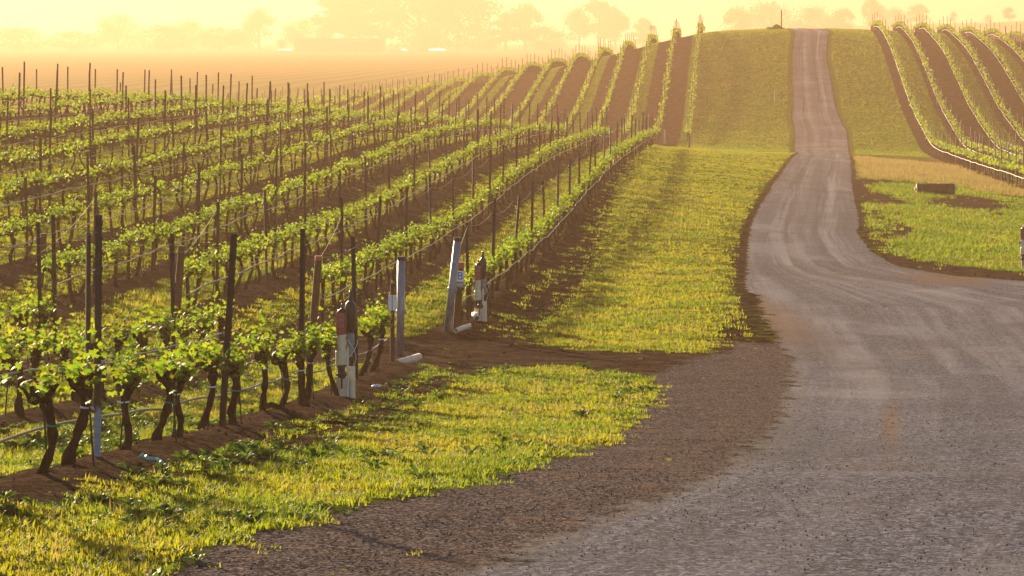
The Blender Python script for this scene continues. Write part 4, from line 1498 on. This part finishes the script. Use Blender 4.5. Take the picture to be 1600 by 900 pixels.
# ------------------------------------------------------------------ far trees and farm buildings
def tree_meshes(seed, kind):
    rs = np.random.default_rng(seed)
    t = MB()
    if kind == 'tall':
        H, cr, n = 1.0, 0.26, 26
    elif kind == 'round':
        H, cr, n = 1.0, 0.45, 22
    else:
        H, cr, n = 1.0, 0.8, 30
    base = 0.28 if kind != 'wide' else 0.15
    t.tube([(0, 0, -0.05), (0.01, 0, base), (0.0, 0.01, 0.6), (0.01, 0, 0.85)], [0.035, 0.028, 0.018, 0.008], 8, jitter=0.1, rs=rs)
    C, Z = [], []
    for i in range(n):
        a = rs.uniform(0, 2 * math.pi)
        z = rs.uniform(base, 1.0)
        prof = math.sin(max(0.05, min(1, (z - base) / (1 - base) * 0.85 + 0.15)) * math.pi) ** 0.6
        r = cr * prof * math.sqrt(rs.random())
        p = np.array([r * math.cos(a), r * math.sin(a), z * 0.93])
        if i % 2 == 0:
            t.tube([(0, 0, max(base * 0.8, z - 0.25)), tuple(p * np.array([0.6, 0.6, 1]) - np.array([0, 0, 0.05])), tuple(p)], [0.014, 0.009, 0.003], 5)
        m = 150
        blob = rs.normal(0, 1, (m, 3)) * np.array([1, 1, 0.7]) * cr * rs.uniform(0.14, 0.24)
        C.append(p + blob)
        Z.append(rs.uniform(0.03, 0.075, m))
    LV, LF = leaves_arrays(np.concatenate(C), np.concatenate(Z), rs, 2)
    lm = mesh_np('crown', LV, [LF])
    lm.materials.append(M['far_leaf'])
    return t.mesh('trunk', M['tree_bark']), lm

TREES = {k: [tree_meshes(500 + i + 10 * j, k) for i in range(3)] for j, k in enumerate(('tall', 'round', 'wide'))}
# (pixel x, pixel y of the top, distance, kind, width factor, label)
tree_list = [
 (30, 45, 950, 'wide', 2.0, 'faint broad tree at the hazy edge of the valley, closest to the sun glow'),
 (110, 50, 980, 'wide', 2.3, 'faint low tree mass left of the pointed hazy tree'),
 (185, 25, 1000, 'wide', 1.0, 'faint tall rounded tree above the low left tree line'),
 (250, 42, 950, 'wide', 1.7, 'faint spreading tree in the left tree line, before a gap'),
 (300, 34, 1000, 'wide', 1.0, 'faint dome shaped tree beside the pale gap in the haze'),
 (345, 44, 960, 'wide', 2.0, 'long low hazy tree left of the long barn'),
 (405, 16, 1000, 'round', 1.0, 'tall hazy tree rising left of the long barn'),
 (440, 62, 900, 'round', 0.8, 'small round tree beside the glinting end of the greenhouse'),
 (470, 34, 1000, 'wide', 1.1, 'rounded hazy tree standing behind the long barn'),
 (508, 40, 960, 'round', 0.8, 'small dome of foliage above the barn roof'),
 (545, -28, 980, 'tall', 1.9, 'tall bushy hazy tree over the middle of the barn'),
 (600, -6, 1000, 'round', 0.9, 'hazy tree at the shoulder of the great tree clump'),
 (655, -38, 960, 'round', 1.15, 'great hazy tree whose top leaves the frame, above the greenhouse'),
 (715, -34, 990, 'round', 1.1, 'second great hazy tree beside the open sky gap'),
 (660, 44, 900, 'wide', 2.2, 'low hedge like tree behind the long white greenhouse'),
 (745, 40, 930, 'wide', 1.2, 'low tree mass right of the greenhouse'),
 (790, 20, 990, 'tall', 1.3, 'airy hazy tree, smaller of the two in the open gap'),
 (820, 4, 980, 'round', 0.85, 'airy flat topped hazy tree in the open gap'),
 (850, 44, 930, 'wide', 1.4, 'low hazy thicket under the flat topped tree'),
 (905, 14, 1000, 'round', 0.75, 'hazy tree left of the tall dark crown over the hill rows'),
 (935, 0, 1000, 'tall', 1.3, 'tallest hazy crown above the upper hillside vine rows'),
 (962, 16, 960, 'round', 0.75, 'rounded hazy crown just above the upper hillside vine rows'),
 (1005, 28, 1000, 'tall', 1.3, 'thin hazy tree standing alone left of the hill crest'),
 (1150, 10, 930, 'round', 0.9, 'pale rounded tree leftmost in the row behind the crest'),
 (1205, 8, 960, 'wide', 0.9, 'pale broad tree behind the lone crest pole'),
 (1265, 12, 940, 'wide', 0.9, 'pale broad tree directly over the top of the road'),
 (1318, 12, 930, 'round', 0.9, 'pale tree right of the top of the road'),
 (1362, 0, 950, 'round', 0.8, 'tallest pale tree above the first right hillside row'),
 (1400, 14, 930, 'wide', 0.9, 'pale low tree between the taller two on the right ridge'),
 (1435, 6, 950, 'round', 1.0, 'pale dense tree above the second right hillside row'),
 (1490, 19, 940, 'round', 0.7, 'small pale tree alone on the right ridge'),
 (1545, 24, 930, 'wide', 0.8, 'pale low tree beside the domed tree on the right ridge'),
 (1577, 11, 900, 'round', 0.9, 'domed tree standing clearest on the right ridge'),
]
for i, (px, py, Y, kind, wf, lab) in enumerate(tree_list):
    Y *= 1.85
    X = (px - 800) / F * Y
    z = gz(X, Y)
    h = (HOR - py) / F * Y - z
    tm, cm = TREES[kind][i % 3]
    o = thing('hazy_tree', (X, Y, z), lab, 'tree', 'trees along the far side of the valley', rng.uniform(0, 6.28))
    o.scale = (h * wf, h * wf, h)
    link('trunk', tm, o)
    link('crown', cm, o)

def long_building(px0, px1, Y, wall_h, roof_h, depth, label, wall, roof, name):
    X0, X1 = (px0 - 800) / F * Y, (px1 - 800) / F * Y
    X, L = (X0 + X1) / 2, X1 - X0
    o = thing(name, (X, Y, gz(X, Y)), label, name.replace('_', ' '))
    b = MB()
    b.box((0, 0, wall_h / 2 - 0.2), (L, depth, wall_h + 0.4))
    b.build('wall', wall, o)
    b = MB()
    e = 0.4
    Vv = [(-L / 2 - e, -depth / 2 - e, wall_h + .01), (L / 2 + e, -depth / 2 - e, wall_h + .01), (L / 2 + e, 0, wall_h + roof_h), (-L / 2 - e, 0, wall_h + roof_h), (-L / 2 - e, depth / 2 + e, wall_h + .01), (L / 2 + e, depth / 2 + e, wall_h + .01)]
    b.add(Vv, [(0, 1, 2, 3), (3, 2, 5, 4), (0, 3, 4), (1, 5, 2), (0, 4, 5, 1)])
    b.build('roof', roof, o)
    d = MB()
    d.box((L * 0.2, -depth / 2 - 0.05, 1.2), (2.6, 0.08, 2.4))
    d.build('door', roof, o)
    return o

long_building(462, 598, 1500, 5.0, 2.6, 14, 'long low hazy barn left of the white greenhouse', M['barn_wall'], M['barn_roof'], 'barn')

def greenhouse(px0, px1, Y, label):
    """saw-tooth greenhouse: each bay has a glazed face shaped to throw sun glint at the camera"""
    X0, X1 = (px0 - 800) / F * Y, (px1 - 800) / F * Y
    X, L = (X0 + X1) / 2, X1 - X0
    o = thing('greenhouse', (X, Y, gz(X, Y)), label, 'greenhouse', 'white greenhouses on the valley floor')
    b = MB()
    b.box((0, 2.2, 0.7), (L, 4.0, 1.6))
    b.build('wall', M['white'], o)
    g = MB()
    n = max(2, int(L / 1.1))
    bw = L / n
    # glazing normal halfway between sun and eye, a slant invented for the glint
    nrm = (to_sun + Vector((0, -1, 0)))
    nrm.normalize()
    ta = Vector((0, 0, 1)).cross(nrm).normalized()
    tb_ = nrm.cross(ta)
    for i in range(n):
        c = Vector((-L / 2 + bw * (i + 0.5), 0, 1.0))
        hw, hh = bw * 0.7, 0.7
        p = [c + ta * (-hw) - tb_ * hh, c + ta * hw - tb_ * hh, c + ta * hw + tb_ * hh, c + ta * (-hw) + tb_ * hh]
        q = [v - nrm * 0.05 for v in p]
        g.add([tuple(v) for v in p + q], [(0, 1, 2, 3), (7, 6, 5, 4), (0, 4, 5, 1), (1, 5, 6, 2), (2, 6, 7, 3), (3, 7, 4, 0)])
    g.build('glazing', M['glass'], o)
    return o

greenhouse(606, 634, 1480, 'bright white greenhouse just right of the barn')
greenhouse(670, 695, 1480, 'smaller bright greenhouse standing apart on the right')
greenhouse(432, 456, 1480, 'bright white greenhouse just left of the barn')

# ------------------------------------------------------------------ grass, weeds, clods and pebbles (scattered with geometry nodes)
def blade(b, base, L, wid, d, curl, mat=0):
    d = np.array(d, float)
    side = np.array([-d[1], d[0], 0])
    side /= np.linalg.norm(side) + 1e-9
    b0 = np.array(base, float)
    up = np.array([0, 0, 1.0])
    p1 = b0 + up * L * 0.5 + d * L * 0.15
    p2 = b0 + up * L * (0.95 - curl * 0.3) + d * L * (0.3 + curl * 0.5)
    V = [b0 - side * wid, b0 + side * wid, p1 + side * wid * 0.8, p1 - side * wid * 0.8, p2]
    b.add(V, [(0, 1, 2, 3), (3, 2, 4)], mat)

def tuft(seed, n, hmin, hmax, wid, spread):
    rs = np.random.default_rng(seed)
    b = MB()
    for i in range(n):
        a = rs.uniform(0, 6.28)
        r = spread * math.sqrt(rs.random())
        blade(b, (r * math.cos(a + 1), r * math.sin(a + 1), -0.01), rs.uniform(hmin, hmax), wid * rs.uniform(0.7, 1.3), (math.cos(a), math.sin(a), 0), rs.random())
    return b

def rosette(seed, n, L, wid):
    rs = np.random.default_rng(seed)
    b = MB()
    for i in range(n):
        a = i * 2.4 + rs.uniform(-0.3, 0.3)
        d = np.array([math.cos(a), math.sin(a), 0])
        s = np.array([-d[1], d[0], 0])
        l = L * rs.uniform(0.6, 1.1)
        up = rs.uniform(0.35, 1.3)
        q = [np.zeros(3), d * l * 0.35 + np.array([0, 0, l * 0.3 * up]), d * l * 0.7 + np.array([0, 0, l * 0.45 * up]), d * l + np.array([0, 0, l * 0.4 * up])]
        V = [q[0], q[1] - s * wid + np.array([0, 0, .008]), q[1], q[1] + s * wid + np.array([0, 0, .008]), q[2] - s * wid * 0.9 + np.array([0, 0, .01]), q[2], q[2] + s * wid * 0.9 + np.array([0, 0, .01]), q[3]]
        b.add(V, [(0, 2, 1), (0, 3, 2), (1, 2, 5, 4), (2, 3, 6, 5), (4, 5, 7), (5, 6, 7)])
    return b

def pebble(seed):
    rs = np.random.default_rng(seed)
    b = MB()
    prof = [(0.0, -0.3), (0.35, -0.28), (0.5, -0.02), (0.38, 0.24), (0.0, 0.33)]
    b.lathe(prof, sides=6)
    b.v[0] = b.v[0] * (1 + rs.uniform(-0.25, 0.25, (len(b.v[0]), 1))) * np.array([1.0, rs.uniform(0.6, 1), rs.uniform(0.6, 0.95)])
    return b

def source_collection(name, builders):
    c = bpy.data.collections.new(name)
    for nm, b, mat in builders:
        o = bpy.data.objects.new(nm, b.mesh(nm, mat))
        c.objects.link(o)
    return c

def scatter_group(coll, name):
    ng = bpy.data.node_groups.new(name, 'GeometryNodeTree')
    ng.interface.new_socket('Geometry', in_out='INPUT', socket_type='NodeSocketGeometry')
    ng.interface.new_socket('Geometry', in_out='OUTPUT', socket_type='NodeSocketGeometry')
    n = ng.nodes
    gi, go = n.new('NodeGroupInput'), n.new('NodeGroupOutput')
    ci = n.new('GeometryNodeCollectionInfo')
    ci.inputs['Collection'].default_value = coll
    ci.inputs['Separate Children'].default_value = True
    ci.inputs['Reset Children'].default_value = True
    ip = n.new('GeometryNodeInstanceOnPoints')
    ip.inputs['Pick Instance'].default_value = True
    ar = n.new('GeometryNodeInputNamedAttribute')
    ar.data_type = 'FLOAT_VECTOR'
    ar.inputs['Name'].default_value = 'turn'
    asz = n.new('GeometryNodeInputNamedAttribute')
    asz.data_type = 'FLOAT'
    asz.inputs['Name'].default_value = 'size'
    L = ng.links.new
    L(gi.outputs[0], ip.inputs['Points'])
    L(ci.outputs[0], ip.inputs['Instance'])
    L(ar.outputs[0], ip.inputs['Rotation'])
    L(asz.outputs[0], ip.inputs['Scale'])
    L(ip.outputs[0], go.inputs[0])
    return ng

def scatter(name, coll, X, Y, size, tilt=0.15, lift=0.0, on_road=False):
    n = len(X)
    if on_road:
        Z = -base_h(X, Y) + 0.02
    else:
        Z = -ground_h(X, Y)
    me_ = bpy.data.meshes.new(name)
    me_.vertices.add(n)
    me_.vertices.foreach_set('co', np.stack([X, Y, Z + lift], -1).astype(np.float32).ravel())
    at = me_.attributes.new('turn', 'FLOAT_VECTOR', 'POINT')
    at.data.foreach_set('vector', np.stack([rng.normal(0, tilt, n), rng.normal(0, tilt, n), rng.uniform(0, 6.28, n)], -1).astype(np.float32).ravel())
    at = me_.attributes.new('size', 'FLOAT', 'POINT')
    at.data.foreach_set('value', np.asarray(size, np.float32))
    o = link(name, me_)
    md = o.modifiers.new('scatter', 'NODES')
    md.node_group = scatter_group(coll, name + '_scatter')
    tag(o, kind='stuff')
    return o

def sample(density, y0, y1, px0=-60, px1=1660):
    """random ground points in the wedge the camera sees; density(Y) per square metre"""
    X, Y = [], []
    for a in np.arange(y0, y1, 2.0):
        b_ = min(a + 2.0, y1)
        xa, xb = (px0 - 800) / F * b_, (px1 - 800) / F * b_
        m = rng.poisson(density((a + b_) / 2) * (b_ - a) * (xb - xa))
        X.append(rng.uniform(xa, xb, m))
        Y.append(rng.uniform(a, b_, m))
    return np.concatenate(X), np.concatenate(Y)

def ragged(X, Y, seed=50):
    return (fbm(X * 2.2, Y * 2.2, seed) - 0.5) * 0.9

grass_src = source_collection('grass_sources',
    [('grass_tuft', tuft(i, 11, 0.025, 0.075, 0.0042, 0.055), M['grass']) for i in range(5)] +
    [('grass_tuft', tuft(20 + i, 11, 0.02, 0.05, 0.007, 0.06), M['grass']) for i in range(3)])
lush_src = source_collection('lush_sources', [('grass_tuft', tuft(40 + i, 9, 0.04, 0.1, 0.006, 0.06), M['lush']) for i in range(4)])
straw_src = source_collection('straw_sources', [('straw_tuft', tuft(60 + i, 9, 0.08, 0.2, 0.004, 0.06), M['straw']) for i in range(4)])
weed_src = source_collection('weed_sources', [('weed', rosette(80 + i, 9 + i, 0.13, 0.022), M['weed']) for i in range(4)])
clod_src = source_collection('clod_sources', [('clod', pebble(90 + i), M['clod']) for i in range(5)])
stone_src = source_collection('stone_sources', [('pebble', pebble(110 + i), M['stone']) for i in range(5)])

# near grass
X, Y = sample(lambda y: 330 if y < 28 else (240 if y < 36 else 170), 14, 50)
g, gv, ti, dr = masks(X, Y)
rd = road_sd(X, Y)
keep = (g + ragged(X, Y) * 1.3 + rng.normal(0, 0.1, len(X)) > 0.53) & (rd < -0.1)
scatter('grass', grass_src, X[keep], Y[keep], rng.uniform(0.6, 1.25, keep.sum()) * (0.35 + 0.6 * fbm(X[keep] * 0.9, Y[keep] * 0.9, 77) + 0.7 * fbm(X[keep] * 3.5, Y[keep] * 3.5, 78)) * np.clip(0.45 + g[keep], 0.5, 1))
X, Y = sample(lambda y: 9, 14, 110)
g, gv, ti, dr = masks(X, Y)
keep = (g + ragged(X, Y, 52) > 0.6) & (road_sd(X, Y) < -0.1) & (fbm(X * 0.8, Y * 0.8, 53) > 0.42)
scatter('dead_stalks', straw_src, X[keep], Y[keep], rng.uniform(0.35, 0.85, keep.sum()))
X, Y = sample(lambda y: 30, 14, 46)
g, gv, ti, dr = masks(X, Y)
keep = (g > 0.4) & (road_sd(X, Y) < -0.1) & (fbm(X * 1.3, Y * 1.3, 54) > 0.5)
scatter('low_weeds', weed_src, X[keep], Y[keep], rng.uniform(0.25, 0.55, keep.sum()))
# mid grass
X, Y = sample(lambda y: 75 if y < 75 else (42 if y < 110 else 24), 50, 178)
g, gv, ti, dr = masks(X, Y)
rd = road_sd(X, Y)
right = X - S * Y > 4.0
sel = (g + ragged(X, Y) * 1.4 + rng.normal(0, 0.16, len(X)) > 0.54) & (rd < -0.15)
k1 = sel & ~right
scatter('verge_grass', grass_src, X[k1], Y[k1], rng.uniform(0.8, 1.6, k1.sum()) * (0.6 + 0.9 * fbm(X[k1] * 0.5, Y[k1] * 0.5, 78)))
k2 = sel & right & ((dr < 0.5) | (fbm(X * 0.6, Y * 0.3, 95) > 0.42))
scatter('lush_grass', lush_src, X[k2], Y[k2], rng.uniform(0.8, 1.9, k2.sum()) * (0.5 + 1.0 * fbm(X[k2] * 0.45, Y[k2] * 0.3, 79)))
k3 = sel & (dr >= 0.4)
scatter('dry_grass', straw_src, X[k3], Y[k3], rng.uniform(0.9, 1.7, k3.sum()))
# hill grass
X, Y = sample(lambda y: 18, 196, 300)
g, gv, ti, dr = masks(X, Y)
rd = road_sd(X, Y)
keep = (g + ragged(X, Y) > 0.55) & (rd < -0.3)
scatter('hill_grass', lush_src, X[keep], Y[keep], rng.uniform(0.9, 1.7, keep.sum()))
# broad-leaved weeds in the front strip and along the berm
X, Y = sample(lambda y: 20 if y < 28 else 10, 14, 46)
g, gv, ti, dr = masks(X, Y)
patch = fbm(X * 0.55, Y * 0.55, 61)
wv = X - S * Y
edge_w = np.exp(-((g - 0.5) / 0.22) ** 2)
keep = (road_sd(X, Y) < -0.1) & (rng.random(len(X)) < np.clip((patch - 0.45) * 3.2, 0, 1) * (g > 0.35) * np.clip(1.25 - (800 + F * X / Y) / 620, 0.12, 1) + 0.35 * edge_w * (gv < 0.3))
scatter('broadleaf_weeds', weed_src, X[keep], Y[keep], rng.uniform(0.55, 1.35, keep.sum()))
# soil clods
X, Y = sample(lambda y: 40 if y < 40 else 22, 16, 110)
g, gv, ti, dr = masks(X, Y)
keep = ((ti > 0.5) | ((g < 0.25) & (gv < 0.3) & (rng.random(len(X)) < 0.22))) & (road_sd(X, Y) < -0.3)
scatter('soil_clods', clod_src, X[keep], Y[keep], 0.012 + 0.06 * rng.random(keep.sum()) ** 4 + np.where(ti[keep] > 0.5, 0.02, 0), 1.0)
# loose stones on the road apron and the gravel shoulder
X, Y = sample(lambda y: 260 if y < 24 else (120 if y < 34 else 40), 14, 56)
g, gv, ti, dr = masks(X, Y)
rd = road_sd(X, Y)
keep = ((rd > 0.05) & (rng.random(len(X)) < 0.45)) | ((rd <= 0.05) & (gv > 0.4))
onr = rd > 0.05
k1, k2 = keep & onr, keep & ~onr
scatter('road_gravel', stone_src, X[k1], Y[k1], 0.004 + 0.013 * rng.random(k1.sum()) ** 3, 1.0, 0.0, True)
scatter('shoulder_gravel', stone_src, X[k2], Y[k2], 0.005 + 0.017 * rng.random(k2.sum()) ** 3, 1.0)
